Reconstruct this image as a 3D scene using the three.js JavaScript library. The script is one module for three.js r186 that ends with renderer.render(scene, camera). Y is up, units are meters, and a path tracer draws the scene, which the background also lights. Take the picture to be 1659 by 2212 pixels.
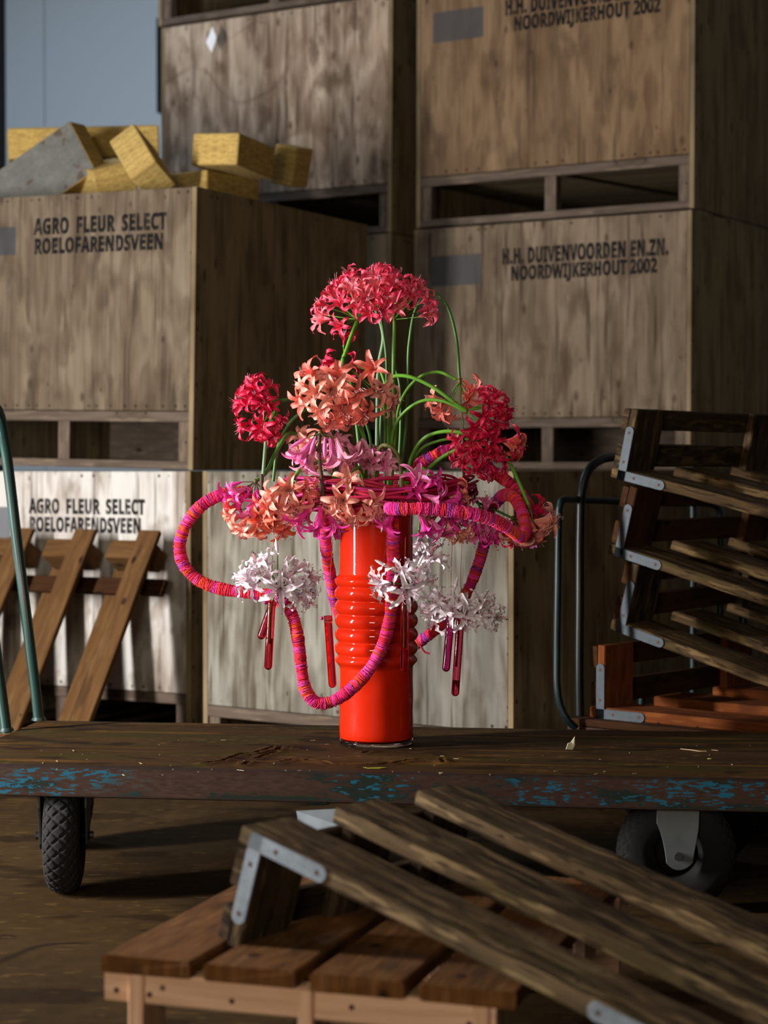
import * as THREE from 'three';
import { mergeGeometries } from 'three/addons/utils/BufferGeometryUtils.js';
import { RoundedBoxGeometry } from 'three/addons/geometries/RoundedBoxGeometry.js';
import { RectAreaLightUniformsLib } from 'three/addons/lights/RectAreaLightUniformsLib.js';

// ---------------------------------------------------------------- camera, exposure, lights
const FOCAL = 4300, CX = 829.5, CY = 1106, EYE = 0.96, HORIZON = 1015;
const PITCH = Math.atan((CY - HORIZON) / FOCAL);
const scene = new THREE.Scene();
const camera = new THREE.PerspectiveCamera(2 * Math.atan(CY / FOCAL) * 180 / Math.PI, 1659 / 2212, 0.05, 60);
camera.position.set(0, EYE, 0);
camera.rotation.set(-PITCH, 0, 0);
camera.focus = 4.66;
camera.userData.fStop = 3.2;
const renderer = new THREE.WebGLRenderer({ antialias: true });
renderer.toneMapping = THREE.LinearToneMapping;
renderer.toneMappingExposure = 1.12;
renderer.shadowMap.enabled = true;
renderer.shadowMap.type = THREE.PCFSoftShadowMap;
RectAreaLightUniformsLib.init();
scene.background = new THREE.Color(0x000000);

const KEY_AT = new THREE.Vector3(-2.95, 1.26, -3.8), KEY_TO = new THREE.Vector3(0.15, 1.2, -5.6);
const key = new THREE.RectAreaLight(0xf9f5f2, 205, 0.2, 1.62);    // tall strip lamp, out of view, placed to light everything from the left
key.name = 'strip_lamp_key'; key.position.copy(KEY_AT); key.lookAt(KEY_TO); scene.add(key);
const roofPanelAt = [[-2.9, 4.35, -8.6], [0.6, 4.35, -2.4]];  // lamp panels out of view, placed to light the back wall and the floor
const fills = [[0xc4dcf6, 15.5, 0.9, 1.6], [0xffe0b0, 1.2, 1.4, 1.4]].map(([c, i, w, h], k) => {
  const l = new THREE.RectAreaLight(c, i, w, h);
  l.name = 'roof_lamp_light_' + k;
  l.position.set(roofPanelAt[k][0], roofPanelAt[k][1] - 0.03, roofPanelAt[k][2]);
  l.rotation.x = -Math.PI / 2;
  scene.add(l);
  return l;
});

const SOFT_AT = new THREE.Vector3(-1.25, 1.3, 1.3), SOFT_TO = new THREE.Vector3(0, 0.55, -4.6);  // softbox out of view behind the camera, placed to light the front faces
const soft = new THREE.RectAreaLight(0xfff0da, 14, 1.5, 1.1);
soft.name = 'softbox_light'; soft.position.copy(SOFT_AT); soft.lookAt(SOFT_TO); scene.add(soft);

// ---------------------------------------------------------------- helpers
const V = (x, y, z) => new THREE.Vector3(x, y, z);
const rng = (s) => () => { s |= 0; s = s + 0x6D2B79F5 | 0; let t = Math.imul(s ^ s >>> 15, 1 | s); t = t + Math.imul(t ^ t >>> 7, 61 | t) ^ t; return ((t ^ t >>> 14) >>> 0) / 4294967296; };
const lerp = (a, b, t) => a + (b - a) * t, clamp = (x, a = 0, b = 1) => Math.min(b, Math.max(a, x));
const smooth = (a, b, x) => { const t = clamp((x - a) / (b - a)); return t * t * (3 - 2 * t); };
const hash = (x, y, s) => { let h = Math.imul(x, 374761393) + Math.imul(y, 668265263) + Math.imul(s, 1274126177) | 0; h = Math.imul(h ^ h >>> 13, 1274126177); return ((h ^ h >>> 16) >>> 0) / 4294967296; };
function noise(x, y, s = 0) {
  const xi = Math.floor(x), yi = Math.floor(y), fx = x - xi, fy = y - yi, u = fx * fx * (3 - 2 * fx), v = fy * fy * (3 - 2 * fy);
  return lerp(lerp(hash(xi, yi, s), hash(xi + 1, yi, s), u), lerp(hash(xi, yi + 1, s), hash(xi + 1, yi + 1, s), u), v);
}
const fbm = (x, y, s, o = 4) => { let a = 0, w = 0.5, t = 0; for (let i = 0; i < o; i++) { a += noise(x, y, s + i * 17) * w; t += w; x *= 2.03; y *= 2.03; w *= 0.5; } return a / t; };

const PS = Math.sin(PITCH), PC = Math.cos(PITCH);
function at(px, py, z) {                    // a point seen in the photograph at a known distance, in metres
  const k = (CY - py) / FOCAL, y = z * (k * PC - PS) / (PC + k * PS), zc = -PS * y + PC * z;
  return V((px - CX) / FOCAL * zc, EYE + y, -z);
}
function onLevel(px, py, level) {           // where the line of sight meets a level surface
  const k = (CY - py) / FOCAL, z = (level - EYE) * (PC + k * PS) / (k * PC - PS);
  return at(px, py, z);
}
const names = {};
const numbered = (n) => { const k = names[n] = (names[n] ?? -1) + 1; return k ? n + '_' + String(k).padStart(3, '0') : n; };
function tag(o, label, category, group) { o.userData.label = label; o.userData.category = category; if (group) o.userData.group = group; return o; }
function thing(name, label, category, group) { const g = new THREE.Group(); g.name = numbered(name); scene.add(g); return tag(g, label, category, group); }
function part(parent, name, geo, mat, label) {
  const m = new THREE.Mesh(geo, mat); const n = parent.children.filter((c) => c.name === name || c.name.startsWith(name + '_')).length;
  m.name = n ? name + '_' + String(n).padStart(3, '0') : name;
  m.castShadow = m.receiveShadow = true; if (label) m.userData.label = label;
  parent.add(m); return m;
}
function solo(name, geo, mat, label, category, group) { const m = new THREE.Mesh(geo, mat); m.name = numbered(name); m.castShadow = m.receiveShadow = true; scene.add(m); return tag(m, label, category, group); }
function struct(name, geo, mat, parent) { const m = new THREE.Mesh(geo, mat); m.name = name; m.castShadow = m.receiveShadow = true; m.userData.kind = 'structure'; (parent ?? scene).add(m); return m; }
function pose(g, x, y, z, yaw, pit = 0, roll = 0) { g.position.set(x, y, -z); g.rotation.set(roll, -yaw, -pit, 'YZX'); g.updateMatrixWorld(true); return g; }
const box = (w, h, d, x = 0, y = 0, z = 0) => new THREE.BoxGeometry(w, h, d).translate(x, y, z);
const rbox = (w, h, d, r, x = 0, y = 0, z = 0, seg = 1) => new RoundedBoxGeometry(w, h, d, seg, r).translate(x, y, z);

// a board: length on x, thickness on y, width on z, chamfered, a little uneven; uv in metres with its own offset
let boardSeed = 11;
function board(L, T, W, { c = 0.003, n = 1, rough = 0, sag = 0 } = {}) {
  const r = rng(boardSeed += 7919), ou = r() * 4, ov = r() * 4, hy = T / 2, hz = W / 2;
  const ring = [[-hy, -hz + c], [-hy, hz - c], [-hy + c, hz], [hy - c, hz], [hy, hz - c], [hy, -hz + c], [hy - c, -hz], [-hy + c, -hz]];
  const pts = [], pos = [], uv = [];
  for (let i = 0; i <= n; i++) pts.push(ring.map(([y, z], k) => {
    const corner = 1, j = () => (r() - 0.5) * 2 * rough * corner;
    const x = (i / n - 0.5) * L + (i === 0 || i === n ? j() : 0);
    return [x, y + j() + sag * (1 - 4 * (i / n - 0.5) ** 2), z + j()];
  }));
  const put = (p, face) => { pos.push(...p); uv.push(p[0] / 1.2 + ou, (face ? p[2] + hy : p[1] + 0.17) / 0.3 + ov); };
  for (let i = 0; i < n; i++) for (let k = 0; k < 8; k++) {
    const a = pts[i][k], b = pts[i][(k + 1) % 8], d = pts[i + 1][k], e = pts[i + 1][(k + 1) % 8], flat = k === 0 || k === 4;
    for (const p of [a, d, b, b, d, e]) put(p, flat);
  }
  for (const end of [0, n]) for (let k = 1; k < 7; k++) {
    const q = end ? [pts[n][0], pts[n][k], pts[n][k + 1]] : [pts[0][0], pts[0][k + 1], pts[0][k]];
    for (const p of q) { pos.push(...p); uv.push(p[1] * 0.9 + ou, p[2] / 0.3 + ov); }
  }
  const g = new THREE.BufferGeometry();
  g.setAttribute('position', new THREE.Float32BufferAttribute(pos, 3)); g.setAttribute('uv', new THREE.Float32BufferAttribute(uv, 2));
  g.computeVertexNormals(); 
  return g;
}
function tube(points, r, seg = 24, sides = 8, closed = false) {
  return new THREE.TubeGeometry(new THREE.CatmullRomCurve3(points, closed, 'centripetal'), seg, r, sides, closed);
}
function capped(points, r, seg, sides) {     // a tube with rounded ends
  const a = points[0], b = points[points.length - 1];
  return mergeGeometries([tube(points, r, seg, sides), new THREE.SphereGeometry(r, sides, 6).translate(a.x, a.y, a.z), new THREE.SphereGeometry(r, sides, 6).translate(b.x, b.y, b.z)]);
}

// ---------------------------------------------------------------- textures
function texture(w, h, paint, { wrap = THREE.MirroredRepeatWrapping, srgb = true, after } = {}) {
  const c = document.createElement('canvas'); c.width = w; c.height = h;
  const x = c.getContext('2d'), id = x.createImageData(w, h), d = id.data, o = [0, 0, 0];
  for (let j = 0, k = 0; j < h; j++) for (let i = 0; i < w; i++, k += 4) { paint(i / w, 1 - j / h, o, i, j); d[k] = clamp(o[0], 0, 255); d[k + 1] = clamp(o[1], 0, 255); d[k + 2] = clamp(o[2], 0, 255); d[k + 3] = 255; }
  if (after) after(id, w, h);
  x.putImageData(id, 0, 0);
  const t = new THREE.CanvasTexture(c); t.wrapS = t.wrapT = wrap; t.magFilter = THREE.LinearFilter; t.colorSpace = srgb ? THREE.SRGBColorSpace : THREE.NoColorSpace; t.anisotropy = 8;
  return t;
}
const mix3 = (o, a, b, t) => { for (let i = 0; i < 3; i++) o[i] = lerp(a[i], b[i], t); };
const over = (o, c, t) => { for (let i = 0; i < 3; i++) o[i] = lerp(o[i], c[i], t); };
const std = (p) => new THREE.MeshStandardMaterial(p), phys = (p) => new THREE.MeshPhysicalMaterial(p);

// sawn timber, grain along u: 1.2 m x 0.3 m
function timber(seed, pale, dark, { moss = 0, stain = 0.5, worn = 0 } = {}) {
  return texture(1024, 256, (u, v, o) => {
    const x = u * 1.2, y = v * 0.3, warp = fbm(x * 2.2, y * 9, seed) * 1.3;
    const kx = (Math.floor(x / 0.31) + 0.2 + 0.6 * hash(Math.floor(x / 0.31), 3, seed)) * 0.31, ky = 0.04 + 0.22 * hash(Math.floor(x / 0.31), 9, seed);
    const kd = Math.hypot((x - kx) * 0.6, y - ky), ring = 0.5 + 0.5 * Math.sin((y * 70 + warp * 9 + 0.012 / (kd + 0.01)) * 2.1);
    const fine = fbm(x * 9, y * 520, seed + 5, 3), patch = fbm(x * 5, y * 16, seed + 9);
    mix3(o, dark, pale, clamp(0.30 + 0.28 * ring + 0.55 * (fine - 0.5) + 0.7 * (patch - 0.5) * stain + 0.2));
    over(o, [46, 30, 20], 0.85 * smooth(0.012, 0.004, kd));
    if (moss) over(o, [92, 92, 56], moss * smooth(0.5, 0.72, fbm(x * 7, y * 22, seed + 31)) * (0.5 + fine * 0.6));
    if (worn) over(o, [186, 166, 132], worn * smooth(0.56, 0.7, fbm(x * 14, y * 90, seed + 41)));
    if (worn > 0.5) over(o, [40, 32, 24], 0.6 * smooth(0.6, 0.72, fbm(x * 18, y * 140, seed + 43)));
    if (stain) over(o, [42, 33, 24], stain * 0.8 * smooth(0.6, 0.78, fbm(x * 6, y * 20, seed + 51)));
    const nail = Math.hypot(x - 0.06, (y % 0.075) - 0.037); over(o, [30, 22, 18], 0.6 * smooth(0.006, 0.003, nail));
  });
}
const relief = texture(512, 256, (u, v, o) => { const f = fbm(u * 8, v * 150, 77, 3) * 150 + fbm(u * 30, v * 60, 79, 2) * 80; o[0] = o[1] = o[2] = f; }, { srgb: false });
const T_old = timber(3, [142, 123, 98], [74, 62, 48], { moss: 0.55, stain: 0.75, worn: 0.75 });
const T_orange = timber(8, [146, 106, 64], [84, 58, 34], { stain: 0.45, worn: 0.25 });
const T_pine = timber(14, [226, 188, 158], [184, 140, 110], { stain: 0.22 });
const T_brown = timber(23, [140, 108, 72], [92, 68, 44], { stain: 0.4, worn: 0.15 });
const T_rail = timber(33, [116, 102, 90], [78, 66, 56], { stain: 0.3, worn: 0.2 });
const wood = (map, color = 0xffffff, rough = 0.86) => phys({ specularIntensity: 0.3, map, color, roughness: rough, bumpMap: relief, bumpScale: 0.0012 });
const M = {
  old: wood(T_old, 0xd4ccbe), oldDark: wood(T_old, 0x94887a), orange: wood(T_orange, 0xdccbb2), pine: wood(T_pine), brown: wood(T_brown, 0xd2c4b0), dusky: wood(T_brown, 0x8a7466), olive: wood(T_old, 0xb4a68c), red: wood(T_orange, 0xe8b08c),
};

// weathered plywood of the crates, grain upright; u, v in panel fractions, sizes in metres
function lettering(w, h, lines, W, H) {
  const c = document.createElement('canvas'); c.width = w; c.height = h; const x = c.getContext('2d');
  x.fillStyle = '#000'; x.fillRect(0, 0, w, h); x.fillStyle = '#fff'; x.font = 'bold 100px sans-serif'; x.textBaseline = 'alphabetic';
  for (const [text, left, right, base, cap] of lines) {      // metres from the panel's left and bottom
    const sx = (right - left) / W * w / x.measureText(text).width, sy = cap / H * h / 73;
    x.setTransform(sx, 0, 0, sy, left / W * w, h - base / H * h); x.fillText(text, 0, 0);
    x.lineWidth = 5; x.strokeStyle = '#fff'; x.strokeText(text, 0, 0);
  }
  return x.getImageData(0, 0, w, h).data;
}
function plywood(seed, { pale, dark, lines = [], patch, W = 1.2, H = 0.76, flame = 0.5, stain = 0.5, drip = 0.3, white = 0, scratches = 0, dots = true }) {
  const w = 1024, h = 648, text = lines.length ? lettering(w, h, lines, W, H) : null;
  return texture(w, h, (u, v, o, i, j) => {
    const x = u * W, y = v * H, wx = x + 0.05 * (fbm(x * 3, y * 3, seed) - 0.5);
    const f = fbm(wx * 5.5, y * 1.3, seed + 3, 3) * 9, flames = Math.abs((f % 1) - 0.5) * 2, fine = fbm(x * 260, y * 7, seed + 5, 3), streak = fbm(x * 34, y * 1.6, seed + 7, 3), blot = fbm(x * 9, y * 5, seed + 9);
    mix3(o, dark, pale, clamp(0.55 + flame * 0.75 * (flames - 0.5) + 0.5 * (fine - 0.5) + 0.7 * (streak - 0.5) + 0.5 * (blot - 0.5)));
    const lens = smooth(0.46, 0.66, fbm(x * 17 + 1.5 * fbm(x * 6, y * 4, seed + 41), y * 4.2, seed + 37, 3)); over(o, pale.map((c) => Math.min(255, c * 1.14 + 6)), 0.4 * lens);
    over(o, dark.map((c) => c * 0.85), 0.35 * smooth(0.56, 0.72, fbm(x * 26, y * 5, seed + 43, 3)));
    const gx = Math.floor(x / 0.11), gy = Math.floor(y / 0.16), kx = (gx + 0.2 + 0.6 * hash(gx, gy, seed + 47)) * 0.11, ky = (gy + 0.2 + 0.6 * hash(gx, gy, seed + 53)) * 0.16, ks = 0.004 + 0.012 * hash(gx, gy, seed + 59);
    if (hash(gx, gy, seed + 61) > 0.6) { const kd = Math.hypot((x - kx) / ks, (y - ky) / (ks * 1.7)); over(o, [74, 58, 44], 0.6 * smooth(1.1, 0.2, kd) * (0.4 + fine)); }
    over(o, [222, 220, 214], white * smooth(0.4, 0.66, fbm(x * 14, y * 3.2, seed + 13) * 0.75 + streak * 0.3));
    over(o, [88, 70, 54], stain * 0.7 * smooth(0.52, 0.8, fbm(x * 16 + 3, y * 9, seed + 15)));
    over(o, [58, 44, 34], drip * smooth(0.62, 0.8, fbm(x * 55, y * 3, seed + 19, 3)) );
    if (scratches) over(o, [86, 60, 44], scratches * smooth(0.02, 0.0, Math.abs(fbm(x * 2.4 + y * 1.5, y * 2.6 - x, seed + 23, 2) - 0.5)) * smooth(0.4, 0.6, fbm(x * 4, y * 4, seed + 25)));
    if (dots) {                                              // rusty nail heads along the edges
      const k = 0.052, ex = Math.min(x, W - x), ey = Math.min(y, H - y);
      const dx = ((x / k) % 1 - 0.3 - 0.4 * hash(Math.floor(x / k), 1, seed)) * k, dy = ((y / k) % 1 - 0.3 - 0.4 * hash(1, Math.floor(y / k), seed)) * k;
      over(o, [62, 48, 38], 0.75 * smooth(0.45, 0.7, noise(x * 13, y * 13, seed + 33)) * smooth(0.0075, 0.003, ey < 0.034 ? Math.hypot(dx, ey - 0.018) : ex < 0.034 ? Math.hypot(dy, ex - 0.018) : 1));
    }
    if (patch) { const [a, b, c, d] = patch; if (x > a && x < b && y > c && y < d) over(o, [92, 96, 104], 0.72 + 0.2 * (fine - 0.5)); }
    if (text) over(o, [34, 31, 31], text[(j * w + i) * 4] / 255 * clamp(0.97 - 0.4 * smooth(0.5, 0.75, fbm(x * 70, y * 60, seed + 29))));
  }, { wrap: THREE.ClampToEdgeWrapping });
}
const panelMat = (map, color = 0xffffff) => phys({ specularIntensity: 0.3, map, color, roughness: 0.85, bumpMap: relief, bumpScale: 0.0008 });
const TAN = { pale: [176, 156, 132], dark: [122, 100, 78] };
const P = {
  agroTop: panelMat(plywood(101, { ...TAN, flame: 0.35, lines: [['AGRO  FLEUR  SELECT', 0.516, 1.079, 0.62, 0.055], ['ROELOFARENDSVEEN', 0.516, 1.07, 0.553, 0.052]], patch: [0.1, 0.434, 0.552, 0.652] }), 0xbcc0c2),
  agroLow: panelMat(plywood(131, { pale: [222, 218, 214], dark: [160, 146, 132], white: 0.9, flame: 0.3, lines: [['AGRO  FLEUR  SELECT', 0.519, 1.014, 0.61, 0.05], ['ROELOFARENDSVEEN', 0.519, 1.0, 0.545, 0.05]], patch: [0.08, 0.434, 0.5, 0.63] })),
  hhMid: panelMat(plywood(161, { pale: [176, 158, 136], dark: [126, 106, 84], flame: 0.3, drip: 0.5, lines: [['H.H. DUIVENVOORDEN EN.ZN.', 0.401, 1.109, 0.60, 0.06], ['NOORDWIJKERHOUT 2002', 0.44, 1.062, 0.536, 0.054]], patch: [0.075, 0.307, 0.528, 0.648] }), 0xcccac8),
  hhTop: panelMat(plywood(191, { pale: [176, 148, 116], dark: [132, 104, 76], flame: 0.25, lines: [['H.H. DUIVENVOORDEN EN.ZN.', 0.401, 1.109, 0.60, 0.06], ['NOORDWIJKERHOUT 2002', 0.44, 1.062, 0.536, 0.054]], patch: [0.075, 0.307, 0.528, 0.648] }), 0xcccac8),
  scratched: panelMat(plywood(221, { pale: [192, 174, 154], dark: [126, 102, 82], flame: 0.5, stain: 0.8, scratches: 0.3, drip: 0.4 }), 0xffffff),
  grey: panelMat(plywood(251, { pale: [186, 180, 166], dark: [124, 112, 96], flame: 1.0, white: 0.35, stain: 0.35, drip: 0.45 }), 0xc6c8c6),
  side: panelMat(plywood(281, { pale: [158, 142, 114], dark: [116, 102, 78], flame: 0.35, stain: 0.4 }), 0xeeeae0),
};
M.rail = wood(T_rail);

const T_floor = texture(1024, 1024, (u, v, o) => {
  const x = u * 3, y = v * 3, b = fbm(x * 1.6, y * 1.6, 401, 5), g = fbm(x * 40, y * 40, 403, 3), s = fbm(x * 5, y * 9, 405, 4);
  mix3(o, [84, 72, 56], [132, 112, 86], clamp(0.5 + 1.3 * (b - 0.5) + 0.5 * (g - 0.5)));
  over(o, [58, 46, 34], 0.6 * smooth(0.56, 0.7, s));
  over(o, [168, 146, 112], 0.5 * smooth(0.74, 0.8, fbm(x * 22, y * 60, 409, 2)));
  over(o, [34, 26, 20], 0.5 * smooth(0.03, 0.0, Math.abs(fbm(x * 1.1, y * 1.1, 411, 4) - 0.5)) * smooth(0.5, 0.6, fbm(x * 3, y * 3, 413)));
});
const T_foam = texture(256, 256, (u, v, o) => { const f = fbm(u * 10, v * 60, 421, 4), g = fbm(u * 50, v * 50, 423, 3); mix3(o, [146, 118, 62], [216, 184, 106], clamp(0.55 + 0.9 * (f - 0.5) + 0.6 * (g - 0.5))); });
const T_galv = texture(256, 256, (u, v, o) => { const f = fbm(u * 9, v * 9, 431, 4), g = noise(u * 60, v * 60, 433); mix3(o, [150, 158, 166], [196, 202, 208], clamp(f + 0.4 * (g - 0.5))); over(o, [120, 84, 60], 0.5 * smooth(0.66, 0.76, fbm(u * 7, v * 7, 437))); });
const T_pipe = texture(256, 1024, (u, v, o) => { const f = fbm(u * 4, v * 30, 441, 4), g = fbm(u * 10, v * 60, 443, 3); mix3(o, [6, 42, 38], [14, 64, 56], f); over(o, [92, 66, 58], smooth(0.55, 0.64, f * 0.6 + g * 0.4)); over(o, [60, 150, 160], 0.6 * smooth(0.7, 0.76, g)); });
const T_paint = texture(2048, 96, (u, v, o) => {
  const x = u * 2.3, y = v * 0.075, a = fbm(x * 9, y * 30, 451, 4), b = fbm(x * 62, y * 260, 453, 3), c = fbm(x * 7, y * 16, 455, 3);
  mix3(o, [82, 60, 50], [112, 86, 72], clamp(0.5 + 1.4 * (b - 0.5)));
  const rim = smooth(0.9, 0.98, v) + smooth(0.12, 0.03, v);
  over(o, [30, 62, 54], 0.8 * smooth(0.5, 0.62, a * 0.65 + b * 0.35) * (1 - rim));
  over(o, [44, 140, 180], smooth(0.585, 0.61, b * 0.65 + c * 0.35 - 0.08 * rim) * smooth(0.47, 0.56, fbm(x * 4.1, y * 6, 457, 3)));
  over(o, [52, 36, 30], 0.6 * rim);
}, { wrap: THREE.ClampToEdgeWrapping });
M.floor = phys({ specularIntensity: 0.15, map: T_floor, color: 0x9c8c6a, roughness: 0.9 });
M.foam = std({ map: T_foam, roughness: 0.95, bumpMap: T_foam, bumpScale: 0.002 });
M.foamGrey = std({ map: T_galv, color: 0x9a9488, roughness: 0.95 });
M.galv = std({ map: T_galv, color: 0xc4ccd2, metalness: 0.35, roughness: 0.5 });
M.galvDull = std({ map: T_galv, color: 0x565e62, metalness: 0.35, roughness: 0.55 });
M.dull = std({ color: 0x3c3d3c, metalness: 0.5, roughness: 0.55 });
M.pipe = std({ map: T_pipe, roughness: 0.45, metalness: 0.1 });
M.pipeDark = std({ map: T_pipe, color: 0x90a0b4, roughness: 0.45, metalness: 0.2 });
M.pipeBlack = std({ map: T_pipe, color: 0x565660, roughness: 0.4, metalness: 0.3 });
M.railPaint = phys({ specularIntensity: 0.3, map: T_paint, color: 0xa09a96, roughness: 0.7, metalness: 0.1 });
M.tyre = std({ color: 0x121110, roughness: 0.9 });
M.slotWood = wood(T_rail);  // plain rail timber for the board behind the crate slots
M.rust = std({ color: 0x4a2f26, roughness: 0.8 });
for (const m of [...Object.values(P), M.old, M.oldDark, M.orange, M.brown, M.dusky, M.olive, M.red, M.rail]) m.color.multiplyScalar(0.88);
M.black = std({ color: 0x151413, roughness: 0.9 });

// ---------------------------------------------------------------- the hall
{
  const fg = new THREE.BoxGeometry(16, 0.12, 18); { const p = fg.attributes.position, uv = fg.attributes.uv; for (let i = 0; i < p.count; i++) uv.setXY(i, p.getX(i) / 3, p.getZ(i) / 3); }
  struct('floor', fg.translate(0, -0.06, -5.5), M.floor);
  const wm = std({ color: 0xb4c0c8, roughness: 0.6 }), dark = std({ color: 0x4a4844, roughness: 0.9 }), seam = std({ color: 0x6c767e, roughness: 0.7 });
  // sandwich panels of the back wall, tongue and groove, slanting away to the left
  const wall = new THREE.Group(); wall.name = 'wall_back'; wall.userData.kind = 'structure'; scene.add(wall);
  const c0 = at(356, 250, 11.0); wall.position.set(c0.x, 0, c0.z); wall.rotation.y = -0.54;
  const wB = at(112, 100, 11.5), d = Math.hypot(wB.x - c0.x, wB.z - c0.z);
  const edges = [-6.2, -5.1, -4.0, -d - 2.2, -d - 1.1, -d, -d + 1.1, -d + 2.2, -d + 3.3, -d + 4.4, -d + 5.5, -d + 6.6, -d + 7.7];
  for (let i = 3; i < edges.length - 1; i++) part(wall, 'wall_panel', rbox(edges[i + 1] - edges[i] - 0.008, 4.5, 0.08, 0.006, (edges[i] + edges[i + 1]) / 2, 2.25, -0.04), wm);
  part(wall, 'wall_core', box(12.2, 4.5, 0.06, 1.0, 2.25, -0.12), seam);
  struct('wall_left', box(0.1, 4.6, 18, -5.6, 2.25, -5.5), dark);
  struct('wall_right', box(0.1, 4.6, 18, 6.4, 2.25, -5.5), dark);
  struct('wall_front', box(12.2, 4.6, 0.1, 0.4, 2.25, 3.2), dark);
  struct('wall_rear', box(12.2, 4.6, 0.1, 0.4, 2.25, -14.4), dark);
  struct('ceiling', box(12.4, 0.12, 18, 0.4, 4.5, -5.5), dark);
  // the dark edge of the next cladding panel, and a dark upright strip beside the upper crate
  const wx = (px, py) => { let lo = 6, hi = 14; for (let i = 0; i < 40; i++) { const m = (lo + hi) / 2, l = wall.worldToLocal(at(px, py, m)); if (l.z > 0) lo = m; else hi = m; } return wall.worldToLocal(at(px, py, lo)); };
  wall.updateMatrixWorld(true);
  const e1 = wx(13, 150), e2 = wx(350, 40), e3 = wx(350, 245);
  part(wall, 'trim', rbox(0.6, 4.5, 0.03, 0.004, e1.x - 0.3, 2.25, 0.016), M.black, 'dark cladding strip at the left edge');
  part(wall, 'batten', rbox(0.034, e2.y - e3.y, 0.03, 0.004, e2.x, (e2.y + e3.y) / 2, 0.016), M.black, 'dark upright strip on the wall');
  roofPanelAt.forEach(([x, y, z], k) => {
    const l = thing('roof_lamp', k ? 'unseen warm square lamp panel under the roof, out of view, lights the open floor' : 'unseen cool white lamp panel under the roof, out of view, lights the back wall', 'lamp');
    l.position.set(x, y, z);
    const [w, h] = [fills[k].width, fills[k].height];
    part(l, 'frame', box(w + 0.08, 0.05, h + 0.08, 0, 0.045, 0), M.galv);
    part(l, 'lamp_diffuser', box(w, 0.02, h, 0, 0.01, 0), std({ color: 0xffffff, emissive: k ? 0xffe0b0 : 0xc4dcf6, emissiveIntensity: 0.6 }));
    part(l, 'hanger_rod', box(0.02, 0.08, 0.02, 0, 0.1, 0), M.galv);
  });
  const sb = thing('softbox_lamp', 'unseen broad softbox lamp on a stand behind the camera, lights the front faces', 'lamp');
  sb.position.set(SOFT_AT.x, 0, SOFT_AT.z);
  const sdir = SOFT_TO.clone().sub(SOFT_AT).normalize(), sq = soft.quaternion.clone();
  const onBox = (m, p) => { m.quaternion.copy(sq); m.position.copy(sdir.clone().multiplyScalar(p)).add(V(0, SOFT_AT.y, 0)); };
  onBox(part(sb, 'lamp_diffuser', box(1.5, 1.1, 0.01), std({ color: 0xffffff, emissive: 0xfff1de, emissiveIntensity: 0.7 })), -0.03);
  onBox(part(sb, 'housing', new THREE.CylinderGeometry(0.12, 0.9, 0.3, 4, 1).rotateY(Math.PI / 4).rotateX(Math.PI / 2).scale(1.15, 0.85, 1).rotateY(Math.PI), M.black), -0.19);
  part(sb, 'pole', new THREE.CylinderGeometry(0.015, 0.015, SOFT_AT.y - 0.02, 10).translate(0.05, SOFT_AT.y / 2, 0.36), M.black);
  for (let i = 0; i < 3; i++) part(sb, 'leg', tube([V(0.05, 0.45, 0.36), V(0.05 + Math.cos(i * 2.1) * 0.45, 0.012, 0.36 + Math.sin(i * 2.1) * 0.45)], 0.011, 2, 8), M.black);
  const s = thing('strip_lamp', 'unseen tall narrow strip lamp out of view left of the trolley, lights the scene sideways', 'lamp');
  s.position.set(KEY_AT.x, 0, KEY_AT.z);
  const dir = KEY_TO.clone().sub(KEY_AT).normalize();
  const place = (m, p) => { m.quaternion.copy(key.quaternion); m.position.copy(dir.clone().multiplyScalar(p)).add(V(0, KEY_AT.y, 0)); };
  place(part(s, 'lamp_diffuser', box(0.2, 1.62, 0.01), std({ color: 0xffffff, emissive: 0xf9f5f2, emissiveIntensity: 5 })), -0.02);
  place(part(s, 'lamp_housing', rbox(0.24, 1.68, 0.1, 0.02), M.black), -0.085);
  part(s, 'pole', new THREE.CylinderGeometry(0.014, 0.014, 1.2, 10).translate(-0.16, 0.6, 0.1), M.black);
  for (let i = 0; i < 3; i++) part(s, 'leg', tube([V(-0.16, 0.3, 0.1), V(-0.16 + Math.cos(i * 2.1 + 0.5) * 0.4, 0.012, 0.1 + Math.sin(i * 2.1 + 0.5) * 0.4)], 0.01, 2, 8), M.black);
}

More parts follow.
